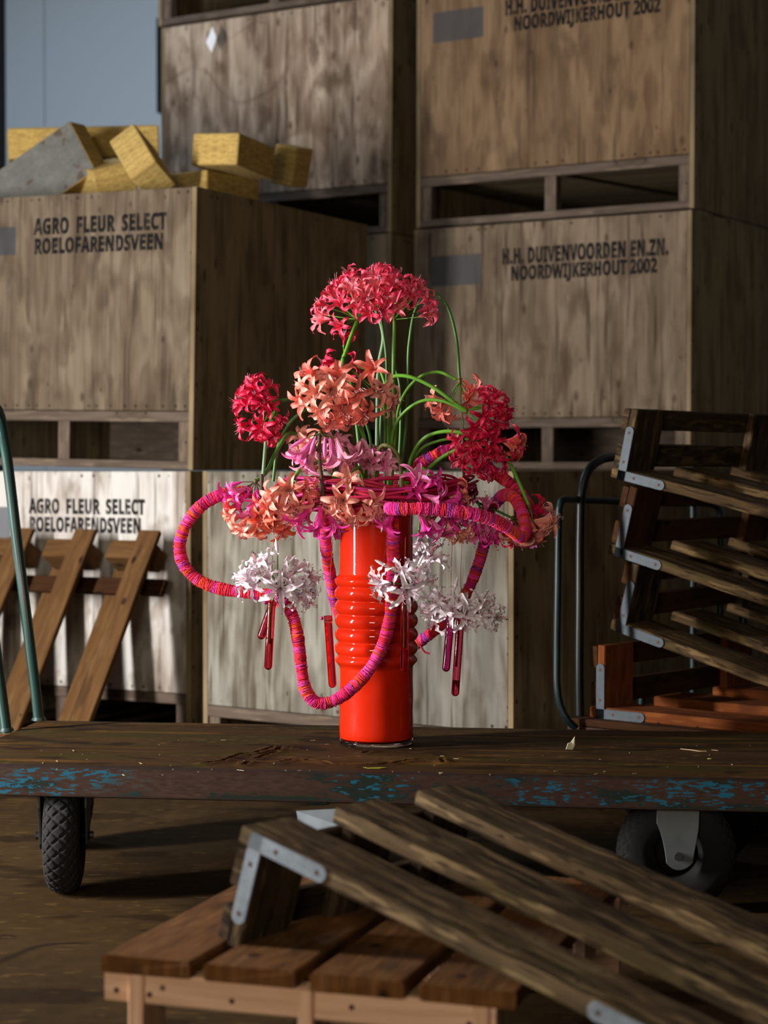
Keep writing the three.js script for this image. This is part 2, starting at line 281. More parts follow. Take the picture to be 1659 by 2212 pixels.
// ---------------------------------------------------------------- bulb crates
function fitUV(g, W, H, y0) { const p = g.attributes.position, uv = g.attributes.uv; for (let i = 0; i < p.count; i++) uv.setXY(i, p.getX(i) / W + 0.5, (p.getY(i) - y0) / H); return g; }
function sideUV(g, D, H) { const p = g.attributes.position, uv = g.attributes.uv; for (let i = 0; i < p.count; i++) uv.setXY(i, p.getZ(i) / D + 0.5, p.getY(i) / H); return g; }
const CR = { W: 1.2, D: 1.2, H: 0.956 };
const crateParts = (() => {
  const { W, D, H } = CR, t = 0.02;
  return {
    front: fitUV(rbox(W - 2 * t, 0.755, 0.018, 0.003, 0, 0.2 + 0.3775, D / 2 - 0.009), W, 0.76, 0.198), back: fitUV(rbox(W - 2 * t, H, 0.018, 0.003, 0, H / 2, -D / 2 + 0.009), W, H, 0),
    left: sideUV(rbox(t, H, D, 0.003, -W / 2 + t / 2, H / 2, 0), D, H), right: sideUV(rbox(t, H, D, 0.003, W / 2 - t / 2, H / 2, 0), D, H),
    floor: sideUV(box(W - 2 * t, 0.018, D - 0.05, 0, 0.188, 0), D, H), rail: board(W - 2 * t, 0.036, 0.024).translate(0, 0.18, D / 2 - 0.014), skid: board(W - 2 * t, 0.028, 0.09).translate(0, 0.015, D / 2 - 0.047),
    bearer: board(W - 2 * t, 0.16, 0.03).rotateX(0).translate(0, 0.1, -D / 2 + 0.036), post: board(0.14, 0.05, 0.045).rotateZ(Math.PI / 2).translate(0, 0.092, D / 2 - 0.03), foot: board(0.14, 0.045, 0.045).rotateZ(Math.PI / 2).translate(0, 0.092, D / 2 - 0.03),
  };
})();
function crate(label, corner, yaw, pit, front, { mid = 0, group } = {}) {
  const g = thing('bulb_crate', label, 'crate', group), { W, D } = CR, [x, y, z] = corner;
  const off = V(-W / 2, 0, -D / 2).applyEuler(new THREE.Euler(0, -yaw, -pit, 'YZX'));
  pose(g, x + off.x, y + off.y, z - off.z, yaw, pit);
  part(g, 'front_panel', crateParts.front, front); part(g, 'back_panel', crateParts.back, P.side);
  part(g, 'side_panel', crateParts.left, P.side); part(g, 'side_panel', crateParts.right, P.side);
  part(g, 'floor_panel', crateParts.floor, P.side); part(g, 'rail', crateParts.rail, M.rail); part(g, 'skid', crateParts.skid, M.rail);
  part(g, 'bearer', crateParts.bearer, M.slotWood); part(g, 'post', crateParts.post, M.rail).position.x = mid;  // rear board is added behind the slots to darken the gaps
  for (const s of [-1, 1]) part(g, 'foot', crateParts.foot, M.rail).position.x = s * (W / 2 - 0.043);
  return g;
}
const HC = CR.H + 0.003;
crate('weathered plywood crate lettered AGRO FLEUR SELECT with yellow blocks heaped inside it', [-0.6475, HC, 6.7336], 0.4925, 0.02, P.agroTop, { mid: 0.05 });
crate('whitened plywood crate lettered AGRO FLEUR SELECT behind the leaning pallet', [-0.655, 0, 6.7336], 0.485, 0, P.agroLow, { mid: 0.05 });
crate('pale streaky plywood crate without lettering directly behind the red vase', [0.3728, 0, 5.7233], 0.6427, 0, P.grey);
const R_AT = [1.1277, 0, 7.329];
crate('bottom crate of the right stack, hidden behind the pallet trolley', R_AT, 0.571, 0, P.scratched);
crate('plywood crate lettered NOORDWIJKERHOUT 2002, level with the flowers', [R_AT[0], HC, R_AT[2]], 0.571, 0.003, P.hhMid);
crate('tan plywood crate at upper right, highest one with lettering NOORDWIJKERHOUT 2002', [R_AT[0] + 0.01, 2 * HC + 0.004, R_AT[2]], 0.571, 0.003, P.hhTop);
const C_AT = [0.03, 0, 8.05];
crate('bottom crate of the rear middle stack, hidden behind other crates', C_AT, 0.58, 0, P.scratched);
crate('second crate of the rear middle stack, mostly hidden by the lettered crate', [C_AT[0], HC, C_AT[2]], 0.58, 0, P.side);
crate('scratched plywood crate with a white paper scrap stuck on its front', [C_AT[0], 2 * HC, C_AT[2]], 0.58, 0.006, P.scratched);
crate('topmost crate of the rear middle stack, cut by the top of the picture', [C_AT[0] - 0.01, 3 * HC + 0.006, C_AT[2]], 0.58, 0.006, P.scratched, { mid: 0.02 });
{
  const s = new THREE.Shape([[0, 0.052], [0.03, 0.006], [0.026, -0.01], [-0.004, -0.056], [-0.034, -0.01]].map(([a, b]) => new THREE.Vector2(a, b)));
  const g = new THREE.ExtrudeGeometry(s, { depth: 0.0015, bevelEnabled: false }); { const p = g.attributes.position; for (let i = 0; i < p.count; i++) p.setZ(i, p.getZ(i) + 0.012 * Math.max(0, p.getX(i) / 0.03)); } g.computeVertexNormals();
  const m = solo('paper_scrap', g, std({ color: 0xf2f2f4, roughness: 0.8 }), 'small white diamond of paper stuck on the scratched crate', 'paper');
  const q = at(459, 85, 8.447); m.position.copy(q); m.rotation.set(0, -0.58, 0);
}
// ---------------------------------------------------------------- timber pieces
function put(parent, name, geo, mat, x, y, z, label) { const m = part(parent, name, geo, mat, label); m.position.set(x, y, z); return m; }
const bracketGeo = (() => {
  const arm = (L, w, flip) => { const s = new THREE.Shape(); s.moveTo(0, 0); s.lineTo(L - w / 2, 0); s.absarc(L - w / 2, w / 2, w / 2, -Math.PI / 2, Math.PI / 2); s.lineTo(0, w); s.closePath(); return s; };
  const hole = (s, x, y) => { const h = new THREE.Path(); h.absarc(x, y, 0.0042, 0, Math.PI * 2); s.holes.push(h); };
  const a = arm(0.155, 0.026), b = arm(0.15, 0.026); hole(a, 0.055, 0.013); hole(a, 0.138, 0.013); hole(b, 0.05, 0.013); hole(b, 0.133, 0.013);
  const o = { depth: 0.003, bevelEnabled: true, bevelSize: 0.0006, bevelThickness: 0.0006, bevelSegments: 1, curveSegments: 10 };
  const ga = new THREE.ExtrudeGeometry(a, o), gb = new THREE.ExtrudeGeometry(b, o).rotateZ(-Math.PI / 2);   // ga along +x above y=0, gb along -y right of x=0
  ga.translate(0, -0.026, 0);
  const g = mergeGeometries([ga, gb]); const uv = g.attributes.uv; for (let i = 0; i < uv.count; i++) uv.setXY(i, uv.getX(i) * 5, uv.getY(i) * 5); return g;
})();
const screwHole = new THREE.CylinderGeometry(0.0045, 0.0045, 0.0016, 10).rotateX(Math.PI / 2);
// a stacking pallet of three slats on end boards, steel corner angles; s = 1 stands on its end boards, -1 lies upside down
function stackingPallet(g, { s = 1, L = 0.83, w = 0.13, pitch = 0.243, ts = 0.028, ph = 0.19, slat, post, rail, rough = 0.0012, posts = [0, 1, 2], ends = [0, 1], metal = M.galv, far = [0, 1] }) {
  const D = 2 * pitch + w;
  for (let k = 0; k < 3; k++) put(g, 'slat', board(L, ts, w, { n: 12, rough, c: 0.004 }), slat, L / 2, -s * ts / 2, -k * pitch - w / 2);
  for (const e of ends) {
    const X = (x) => e ? L - x : x;
    for (const k of posts) put(g, 'end_board', board(ph - ts - 0.001, 0.025, w, { n: 4, rough: rough * 0.7 }).rotateZ(Math.PI / 2), post, X(0.0345), -s * (ts + ph) / 2, -k * pitch - w / 2);
    for (const [y0, y1] of [[ts + 0.004, ts + 0.068], [ph - 0.062, ph - 0.004]]) put(g, 'rail', board(D, 0.019, y1 - y0, { n: 8, rough: rough * 0.7 }).rotateY(Math.PI / 2).rotateZ(Math.PI / 2), rail, X(0.0115), -s * (y0 + y1) / 2, -D / 2);
    for (const f of far) {
      const b = part(g, 'corner_angle', bracketGeo, metal, f + e ? undefined : 'galvanised steel corner angle with screw holes');
      b.position.set(X(0.022), 0, f ? -D - 0.0042 : 0.0006); b.scale.set(e ? -1 : 1, s, 1);
      if (!f) for (const [hx, hy] of [[0.055, -0.013], [0.138, -0.013], [0.013, -0.05], [0.013, -0.133]]) { const h = new THREE.Mesh(screwHole, M.rust); h.name = 'screw' ; h.position.set(hx, hy, 0.003); b.add(h); }
    }
  }
  return g;
}

// ---------------------------------------------------------------- foreground pallets
{
  const g = thing('slatted_pallet', 'orange-brown slatted pallet with a pale front beam, lowest in the foreground', 'pallet');
  pose(g, -0.4326, 0, 3.053, 0.296, 0.012, -0.004);
  const top = 0.1898, tb = 0.047, ts = 0.026, w = 0.146, pt = 0.169, L = 0.82;
  put(g, 'front_beam', board(0.62, 0.024, tb, { n: 6, rough: 0.0008 }).rotateX(Math.PI / 2), M.pine, 0.31, top - tb / 2, -0.012, 'pale pinkish pine beam with nail holes');
  for (let k = 0; k < 4; k++) put(g, 'slat', board(L, ts, w, { n: 12, rough: 0.0012, c: 0.004 }).rotateY(Math.PI / 2), M.orange, k * pt + w / 2, top + ts / 2, -L / 2 + 0.012);
  put(g, 'rear_beam', board(0.66, 0.024, tb).rotateX(Math.PI / 2), M.pine, 0.33, top - tb / 2, -L + 0.03);
  for (const z of [-0.037, -L + 0.055]) for (const x of [0.055, 0.33, 0.6]) put(g, 'leg', board(top - 0.001, 0.024, 0.095, { n: 2, rough: 0.0006 }).rotateY(Math.PI / 2).rotateX(Math.PI / 2).rotateY(Math.PI / 2), M.pine, x, (top - 0.001) / 2, z);
  put(g, 'rear_runner', board(0.66, 0.02, 0.075).rotateX(Math.PI / 2), M.pine, 0.33, 0.042, -L + 0.026);
  for (const [x, y] of [[0.02, -0.03], [0.045, -0.02], [0.075, -0.032], [0.21, -0.03], [0.4, -0.022], [0.58, -0.03]]) { const h = new THREE.Mesh(screwHole, M.rust); h.name = 'nail'; put(g, 'nail', screwHole, M.rust, x, top + y, 0.0004); }

  const t = thing('stacking_pallet', 'mossy weathered stacking pallet tipped onto the orange-brown one in the foreground', 'pallet', 'stacking pallets with steel corner angles');
  stackingPallet(t, { slat: M.old, post: M.oldDark, rail: M.oldDark, rough: 0.0015, far: [0] });
  pose(t, -0.2226, 0.4005, 3.117, 0.6237, 0.2711, -0.02);
  // grey sheet of metal on the floor behind them
  const P3 = [[640, 1752, 4.02], [735, 1747, 4.02], [842, 1820, 3.96], [800, 2069, 3.918], [690, 2067, 3.925]].map((p) => at(...p));
  const n = V().subVectors(P3[1], P3[0]).cross(V().subVectors(P3[3], P3[0])).normalize().multiplyScalar(-0.002), pos = [];
  const tri = (a, b, c) => pos.push(...a.toArray(), ...b.toArray(), ...c.toArray()), B3 = P3.map((p) => p.clone().add(n));
  for (let i = 1; i < 4; i++) { tri(P3[0], P3[i + 1], P3[i]); tri(B3[0], B3[i], B3[i + 1]); }
  for (let i = 0; i < 5; i++) { const j = (i + 1) % 5; tri(P3[i], P3[j], B3[j]); tri(P3[i], B3[j], B3[i]); }
  const sg = new THREE.BufferGeometry(); sg.setAttribute('position', new THREE.Float32BufferAttribute(pos, 3)); sg.setAttribute('uv', new THREE.Float32BufferAttribute(pos.flatMap((_, i) => i % 3 === 2 ? [pos[i - 2], pos[i - 1]] : []), 2)); sg.computeVertexNormals();
  solo('metal_sheet', sg, M.galv, 'bent grey metal sheet standing under the trolley behind the tipped pallet', 'sheet');
}

// ---------------------------------------------------------------- the trolley that carries the vase
const DECK = { x: -0.9007, z: 5.213, yaw: 0.13, y: 0.303, L: 2.25, W: 0.789 };
const trolley = thing('platform_trolley', 'long platform trolley with chipped blue paint and a worn plywood deck under the vase', 'trolley');
pose(trolley, DECK.x, 0, DECK.z, DECK.yaw);
const inDeck = (p) => trolley.worldToLocal(p.clone());
{
  // worn plywood deck: its top layer is split and lifted near the front edge
  const { L, W, y } = DECK, cracks = [
    [[441, 1651], [478, 1646], [505, 1637], [520, 1631], [552, 1628], [575, 1621], [590, 1615]],
    [[530, 1634], [558, 1632], [578, 1627], [600, 1622], [606, 1614], [622, 1613], [640, 1616]],
    [[556, 1640], [574, 1633], [598, 1626]], [[664, 1643], [700, 1647], [716, 1652], [738, 1654], [770, 1655], [815, 1653], [850, 1650], [880, 1644], [912, 1641], [938, 1640]], [[955, 1640], [958, 1648]], [[786, 1628], [800, 1625]], [[526, 1653], [538, 1648]], [[610, 1647], [632, 1644]],
  ].map((c) => c.map(([px, py]) => inDeck(onLevel(px, py, y))));
  const xs = [], zs = []; for (let x = 0; x < L;) { xs.push(x); x += x > 0.5 && x < 1.15 ? 0.0026 : 0.012; } xs.push(L);
  for (let z = 0.0; z < W - 0.01;) { zs.push(z); z += z > 0.48 ? 0.0026 : 0.012; } zs.push(W - 0.006);
  const pos = [], uv = [], idx = [], nx = xs.length, nz = zs.length;
  for (const z of zs) for (const x of xs) {
    let h = 0.0016 * (fbm(x * 4, z * 9, 601) - 0.5) + 0.0014 * (fbm(x * 14, z * 90, 603, 3) - 0.5), near = 1;
    if (x > 0.45 && x < 1.2 && z > 0.42) {
      const wob = 0.006 * (fbm(x * 60, z * 60, 605, 3) - 0.5);
      for (const c of cracks) for (let i = 0; i + 1 < c.length; i++) {
        const ax = c[i].x, az = c[i].z, bx = c[i + 1].x - ax, bz = c[i + 1].z - az, t = clamp(((x - ax) * bx + (z - az) * bz) / (bx * bx + bz * bz));
        near = Math.min(near, Math.hypot(x - ax - t * bx, (z - az - t * bz)) + wob);
      }
      const wide = 0.0042;
      h += -0.008 * smooth(wide, wide * 0.35, near) + 0.0035 * smooth(0.03, 0.008, near) * smooth(wide, wide * 1.4, near);
      const zone = smooth(0.1, 0.02, near) * 0.004; h += zone * (fbm(x * 25, z * 180, 607, 3) - 0.5);
    }
    pos.push(x, y + h - (z < 0.01 ? 0.001 : 0), z); uv.push(x / L, z / W);
  }
  for (let j = 0; j + 1 < nz; j++) for (let i = 0; i + 1 < nx; i++) { const a = j * nx + i, b = a + nx; idx.push(a, b, a + 1, a + 1, b, b + 1); }
  const dg = new THREE.BufferGeometry(); dg.setAttribute('position', new THREE.Float32BufferAttribute(pos, 3)); dg.setAttribute('uv', new THREE.Float32BufferAttribute(uv, 2)); dg.setIndex(idx); dg.computeVertexNormals();
  const T_deck = texture(2048, 768, (u, v, o) => {
    const x = u * L, z = (1 - v) * W, f = fbm(x * 7, z * 120, 611, 4), b = fbm(x * 3, z * 7, 613, 4), s = fbm(x * 2.4, z * 30, 615, 3), g = fbm(x * 160, z * 160, 617, 2);
    mix3(o, [84, 68, 52], [128, 106, 80], clamp(0.5 + 0.8 * (f - 0.5) + 1.1 * (b - 0.5) + 0.4 * (g - 0.5)));
    over(o, [96, 96, 56], 0.7 * smooth(0.5, 0.68, fbm(x * 3.2, z * 16, 619)));
    over(o, [168, 132, 82], 0.75 * smooth(0.62, 0.74, s));
    over(o, [206, 176, 130], 0.8 * smooth(0.72, 0.77, fbm(x * 26, z * 210, 621, 3)) * smooth(0.42, 0.6, fbm(x * 6, z * 14, 623)));
    over(o, [56, 44, 36], 0.65 * smooth(0.6, 0.74, fbm(x * 9, z * 26, 625)));
    over(o, [112, 78, 58], 0.6 * smooth(W - 0.05, W - 0.01, z) * f * 1.6);
    const cx = smooth(0.55, 0.66, x) * smooth(1.16, 1.0, x) * smooth(0.56, 0.66, z); over(o, [106, 76, 56], 0.65 * cx * smooth(0.3, 0.6, fbm(x * 12, z * 40, 627)));
  }, { wrap: THREE.ClampToEdgeWrapping });
  dg.translate(0, 0, 0); T_deck.flipY = true;
  { const q = dg.attributes.uv; for (let i = 0; i < q.count; i++) q.setY(i, 1 - q.getY(i)); }
  part(trolley, 'deck_board', dg, phys({ specularIntensity: 0.15, map: T_deck, color: 0x9c8a66, roughness: 0.85 }), 'worn plywood deck with a split top layer');
  part(trolley, 'deck_underside', box(L - 0.02, 0.012, W - 0.02, L / 2, y - 0.02, W / 2), M.dusky);
  const front = rbox(L, 0.068, 0.026, 0.003, L / 2, y - 0.0335, W - 0.012); { const p = front.attributes.position, q = front.attributes.uv; for (let i = 0; i < p.count; i++) q.setXY(i, p.getX(i) / L, (p.getY(i) - y + 0.068) / 0.07); }
  part(trolley, 'front_rail', front, M.railPaint, 'steel edge rail with chipped blue and green paint');
  const rear = front.clone().translate(0, -0.001, -W + 0.024); part(trolley, 'rear_rail', rear, M.railPaint);
  for (const x of [0.013, L - 0.013]) part(trolley, 'end_rail', rbox(0.026, 0.064, W - 0.052, 0.003, x, y - 0.034, W / 2), M.pipe);
  part(trolley, 'cross_member', rbox(0.34, 0.035, 0.05, 0.004, 0.92, y - 0.075, 0.6), M.pipe); part(trolley, 'cross_member', rbox(0.05, 0.045, W - 0.06, 0.004, 0.86, y - 0.055, W / 2), M.pipe);
  // handle: one bent pipe from the rear left corner over the top and down to the near side
  const hp = [[84, 1556, 5.215], [79, 1510, 5.21], [66, 1405, 5.2], [48, 1260, 5.19], [33, 1140, 5.18], [20, 1030, 5.17], [9, 950, 5.15], [-4, 890, 5.11], [-26, 868, 5.06], [-50, 880, 5.0], [-64, 950, 4.99], [-52, 1080, 4.99], [-28, 1260, 5.0], [-6, 1430, 5.0], [6, 1520, 5.0], [14, 1583, 5.0]].map((p) => inDeck(at(...p)));
  part(trolley, 'handle', tube(hp, 0.0142, 90, 14), M.pipe, 'bent green pipe handle with worn paint');
  for (const p of [hp[0], hp[hp.length - 1]]) put(trolley, 'socket', new THREE.CylinderGeometry(0.0165, 0.02, 0.008, 14), M.pipe, p.x, y + 0.004, p.z);
  // castors with pneumatic tyres
  const R = 0.13, hw = 0.041, tyre = (() => {
    const nu = 360, nv = 112, pos = [], idx = [];
    for (let i = 0; i <= nu; i++) for (let j = 0; j <= nv; j++) {
      const a = i / nu * Math.PI * 2, b = j / nv * Math.PI * 2, c = Math.cos(b), s = Math.sin(b);
      let rr = 0.042, k = 26, across = Math.atan2(s, c) / 1.15, groove = 0;
      if (Math.abs(across) < 1) { const p = i / nu * k, q = across * 1.6, l1 = Math.abs((p + q + 40) % 1 - 0.5), l2 = Math.abs((p - q + 40) % 1 - 0.5); groove = Math.max(smooth(0.17, 0.1, l1), smooth(0.17, 0.1, l2)); }
      else groove = 0.8;
      const r = R - 0.042 + rr * Math.sign(c) * Math.abs(c) ** 0.8 - 0.0032 * groove;
      pos.push(Math.cos(a) * r, Math.sin(a) * r, hw * Math.sign(s) * Math.abs(s) ** 0.85);
    }
    for (let i = 0; i < nu; i++) for (let j = 0; j < nv; j++) { const p = i * (nv + 1) + j, q = p + nv + 1; idx.push(p, q, p + 1, p + 1, q, q + 1); }
    const g = new THREE.BufferGeometry(); g.setAttribute('position', new THREE.Float32BufferAttribute(pos, 3)); g.setAttribute('uv', new THREE.Float32BufferAttribute(new Float32Array(pos.length / 3 * 2), 2)); g.setIndex(idx); g.computeVertexNormals(); return g;
  })();
  const LV = (a) => a.map(([x, y]) => new THREE.Vector2(x, y));
  const rim = new THREE.LatheGeometry(LV([[0.001, 0.024], [0.018, 0.024], [0.02, 0.012], [0.045, 0.008], [0.055, 0.022], [0.058, 0.03], [0.062, 0.031], [0.0625, 0.026], [0.06, 0.0], [0.0625, -0.026], [0.062, -0.031], [0.058, -0.03], [0.055, -0.022], [0.045, -0.008], [0.02, -0.012], [0.018, -0.024], [0.001, -0.024]]), 40).rotateX(Math.PI / 2);
  const forkShape = new THREE.Shape(); forkShape.moveTo(-0.045, 0.24); forkShape.lineTo(0.045, 0.24); forkShape.lineTo(0.043, 0.19); forkShape.quadraticCurveTo(0.036, 0.15, 0.03, 0.115); forkShape.quadraticCurveTo(0.0, 0.085, -0.024, 0.115); forkShape.quadraticCurveTo(-0.03, 0.17, -0.045, 0.2); forkShape.closePath();
  const fork = new THREE.ExtrudeGeometry(forkShape, { depth: 0.004, bevelEnabled: true, bevelSize: 0.001, bevelThickness: 0.001, bevelSegments: 1 });
  function castor(x, z, turn, forkMat) {
    const g = new THREE.Group(); const n = trolley.children.filter((c) => c.name.startsWith('castor')).length; g.name = n ? 'castor_00' + n : 'castor'; trolley.add(g); g.position.set(x, 0, z); g.rotation.y = turn;
    put(g, 'tyre', tyre, M.tyre, 0, R, 0); put(g, 'rim', rim, M.black, 0, R, 0);
    for (const s of [-1, 1]) put(g, 'rim_lip', new THREE.TorusGeometry(0.0625, 0.0016, 6, 48), M.galv, 0, R, s * 0.0315);
    for (const s of [-1, 1]) put(g, 'fork_plate', fork, forkMat, 0, 0, s * 0.052 - 0.002);
    put(g, 'axle', new THREE.CylinderGeometry(0.009, 0.009, 0.13, 10).rotateX(Math.PI / 2), M.dull, 0, R, 0);
    put(g, 'top_plate', rbox(0.11, 0.008, 0.12, 0.002), M.dull, 0, y - 0.032, 0);
  }
  castor(0.265, 0.678, 1.76, M.dull); castor(1.64, 0.69, 0.06, std({ map: T_galv, color: 0x9a9c98, metalness: 0.3, roughness: 0.55 }));
  castor(0.115, 0.14, Math.PI / 2, M.dull); castor(1.72, 0.14, 0.0, M.dull);
}

// ---------------------------------------------------------------- right: second trolley with stacked pallets
{
  const t2 = thing('platform_trolley', 'second trolley with bent blue pipe rails carrying upturned pallets at right', 'trolley');
  const K = 1.042, L = 0.62, W = 0.85, y = 0.28;
  pose(t2, 0.503 + 0.6365 * W, 0, 5.45 + 0.7713 * W, 0.69);
  const inT = (p) => t2.worldToLocal(p.clone());
  part(t2, 'deck_board', rbox(L, 0.02, W, 0.004, L / 2, y - 0.01, W / 2), M.dusky);
  const fr = rbox(L, 0.05, 0.026, 0.003, L / 2, y - 0.046, W - 0.012); { const p = fr.attributes.position, q = fr.attributes.uv; for (let i = 0; i < p.count; i++) q.setXY(i, p.getX(i) / 2.3 + 0.31, (p.getY(i) - y + 0.072) / 0.06); }
  part(t2, 'front_rail', fr, M.railPaint); part(t2, 'rear_rail', rbox(L, 0.05, 0.026, 0.003, L / 2, y - 0.046, 0.014), M.railPaint);
  part(t2, 'end_rail', rbox(0.026, 0.05, W - 0.06, 0.003, 0.013, y - 0.046, W / 2), M.pipe);
  const pipes = [
    ['handle', 0.013, M.pipeBlack, [[1252, 1545, 5.26], [1251, 1450, 5.26], [1252, 1300, 5.27], [1253, 1150, 5.29], [1257, 1060, 5.31], [1270, 1018, 5.34], [1296, 994, 5.4], [1335, 986, 5.48], [1420, 985, 5.64], [1520, 986, 5.84], [1580, 987, 5.96], [1600, 1000, 6.0], [1606, 1040, 6.01], [1606, 1300, 6.0], [1606, 1490, 5.98]]],
    ['side_rail', 0.0102, M.pipeDark, [[1243, 1572, 5.19], [1228, 1558, 5.18], [1212, 1530, 5.18], [1204, 1490, 5.18], [1203, 1400, 5.19], [1205, 1250, 5.2], [1207, 1120, 5.21], [1209, 1088, 5.215], [1217, 1079, 5.23], [1240, 1079, 5.28], [1340, 1083, 5.47], [1450, 1087, 5.7], [1540, 1090, 5.9], [1553, 1100, 5.93], [1556, 1140, 5.93], [1556, 1300, 5.93], [1556, 1490, 5.92]]],
    ['upright', 0.0115, M.pipeDark, [[1497, 987, 5.8], [1497, 1300, 5.8], [1497, 1495, 5.79]]],
    ['upright', 0.0115, M.pipeDark, [[1386, 1460, 5.56], [1386, 1508, 5.55], [1386, 1520, 5.55]]],
  ];
  for (const [n, r, m, pts] of pipes) part(t2, n, tube(pts.map(([u, v, z]) => inT(at(u, v, z * K))), r, 80, 12), m);
  for (const x of [0.13, 0.49]) for (const z of [0.16, 0.68]) { put(t2, 'wheel', new THREE.TorusGeometry(0.085, 0.035, 12, 30).rotateY(Math.PI / 2), M.tyre, x, 0.12, z); put(t2, 'fork', rbox(0.085, 0.1, 0.05, 0.004), M.dull, x, 0.2, z); }

  const N = [
    ['orange-tinted upturned stacking pallet at the bottom of the stack on the second trolley', 0.543, 0.3085, 5.232, 0.70, 0.006, 0.0, M.red, M.red, M.dusky, 0.0006],
    ['upturned stacking pallet second from the bottom of the stack at right', 0.6073, 0.5334, 5.338, 0.68, 0.262, 0.02, M.olive, M.oldDark, M.dusky, 0.0014],
    ['upturned stacking pallet second from the top of the stack at right', 0.5996, 0.7369, 5.325, 0.70, 0.25, 0.0, M.olive, M.dusky, M.dusky, 0.001],
    ['dark olive upturned stacking pallet on top of the stack at right', 0.6069, 0.941, 5.3255, 0.70, 0.2165, 0.0, M.olive, M.oldDark, M.oldDark, 0.001],
  ];
  for (const [label, x, y0, z, yaw, pit, roll, slat, post, rail, rough] of N) {
    const g = thing('stacking_pallet', label, 'pallet', 'stacking pallets with steel corner angles');
    stackingPallet(g, { s: -1, L: y0 < 0.4 ? 0.64 : 0.75, w: 0.1435, pitch: 0.325, ts: 0.029, ph: 0.2, ends: y0 < 0.4 ? [0] : [0, 1], slat, post, rail, rough, posts: [0, 2], metal: M.galvDull });
    pose(g, x * K, EYE - (EYE - y0) * K, z * K, yaw, pit, roll);
  }
}

// ---------------------------------------------------------------- left: pallet leaning on the lower lettered crate
{
  const g = thing('leaning_pallet', 'brown slatted pallet leaning against the whitened crate at left', 'pallet');
  pose(g, -0.985, 0.004, 6.205, 0.487, 0, -0.586);
  const w = 0.082, L = 0.905;
  for (let k = 0; k < 4; k++) put(g, 'slat', board(L, 0.022, w, { n: 4, rough: 0.0008 }).rotateX(Math.PI / 2).rotateZ(Math.PI / 2), k % 2 ? M.brown : M.brown, -w / 2 - k * 0.265, L / 2, -0.011);
  for (let k = 0; k < 3; k++) put(g, 'back_slat', board(L - 0.1, 0.022, w).rotateX(Math.PI / 2).rotateZ(Math.PI / 2), M.brown, -0.14 - w / 2 - k * 0.265, L / 2 + 0.06, -0.131);
  for (const y of [0.14, L - 0.06]) for (let k = 0; k < 3; k++) put(g, 'spacer_block', board(0.17, 0.094, 0.07), M.brown, -0.115 - k * 0.265, y, -0.071).rotation.x = Math.PI / 2;
  put(g, 'cross_rail', board(1.0, 0.02, 0.06).rotateX(Math.PI / 2), M.dusky, -0.48, L - 0.16, -0.108);
}

// ---------------------------------------------------------------- yellow blocks heaped in the top crate
{
  const greyFace = [M.foam, M.foam, M.foam, M.foam, M.foamGrey, M.foam];
  const blk = (label, px, py, z, [w, h, d], [rx, ry, rz], mat) => {
    const m = solo('foam_block', rbox(w, h, d, 0.008, 0, 0, 0, 2), mat ?? M.foam, label, 'block', 'yellow blocks in the top left crate');
    const q = m.geometry.attributes, p = q.position, n = q.normal; for (let i = 0; i < p.count; i++) { const ax = Math.abs(n.getX(i)), ay = Math.abs(n.getY(i)); if (ax > 0.7) q.uv.setXY(i, p.getZ(i) * 3, p.getY(i) * 3); else if (ay > 0.7) q.uv.setXY(i, p.getX(i) * 3, p.getZ(i) * 3); else q.uv.setXY(i, p.getX(i) * 3, p.getY(i) * 3); }
    m.position.copy(at(px, py, z)); m.rotation.set(rx, ry, rz, 'YXZ'); return m;
  };
  blk('long pale yellow block lying along the back of the heap, largest in the crate', 178, 312, 7.62, [0.56, 0.115, 0.3], [0.1, 0.2, 0.055]);
  blk('grey-faced yellow block tilted up at the front left of the heap', 82, 396, 7.35, [0.5, 0.21, 0.12], [0.05, -0.35, 0.5], greyFace);
  blk('brightly lit yellow block tipped on its corner in the middle of the heap', 308, 352, 7.04, [0.11, 0.23, 0.15], [-0.5, -0.5, 0.72]);
  blk('yellow block with one bright end lying at the right of the heap', 505, 338, 7.2, [0.27, 0.115, 0.19], [0.06, 1.12, -0.06]);
  blk('small yellow block standing at the far right of the heap', 630, 358, 7.62, [0.1, 0.15, 0.12], [0.1, -0.5, -0.25]);
  blk('dark yellow block sunk between the others near the front edge', 236, 412, 7.3, [0.16, 0.2, 0.18], [0.2, 0.5, 0.3]);
  blk('shaded yellow block flat beneath the right-hand blocks', 455, 412, 7.3, [0.3, 0.1, 0.22], [0, 0.95, 0]);
}
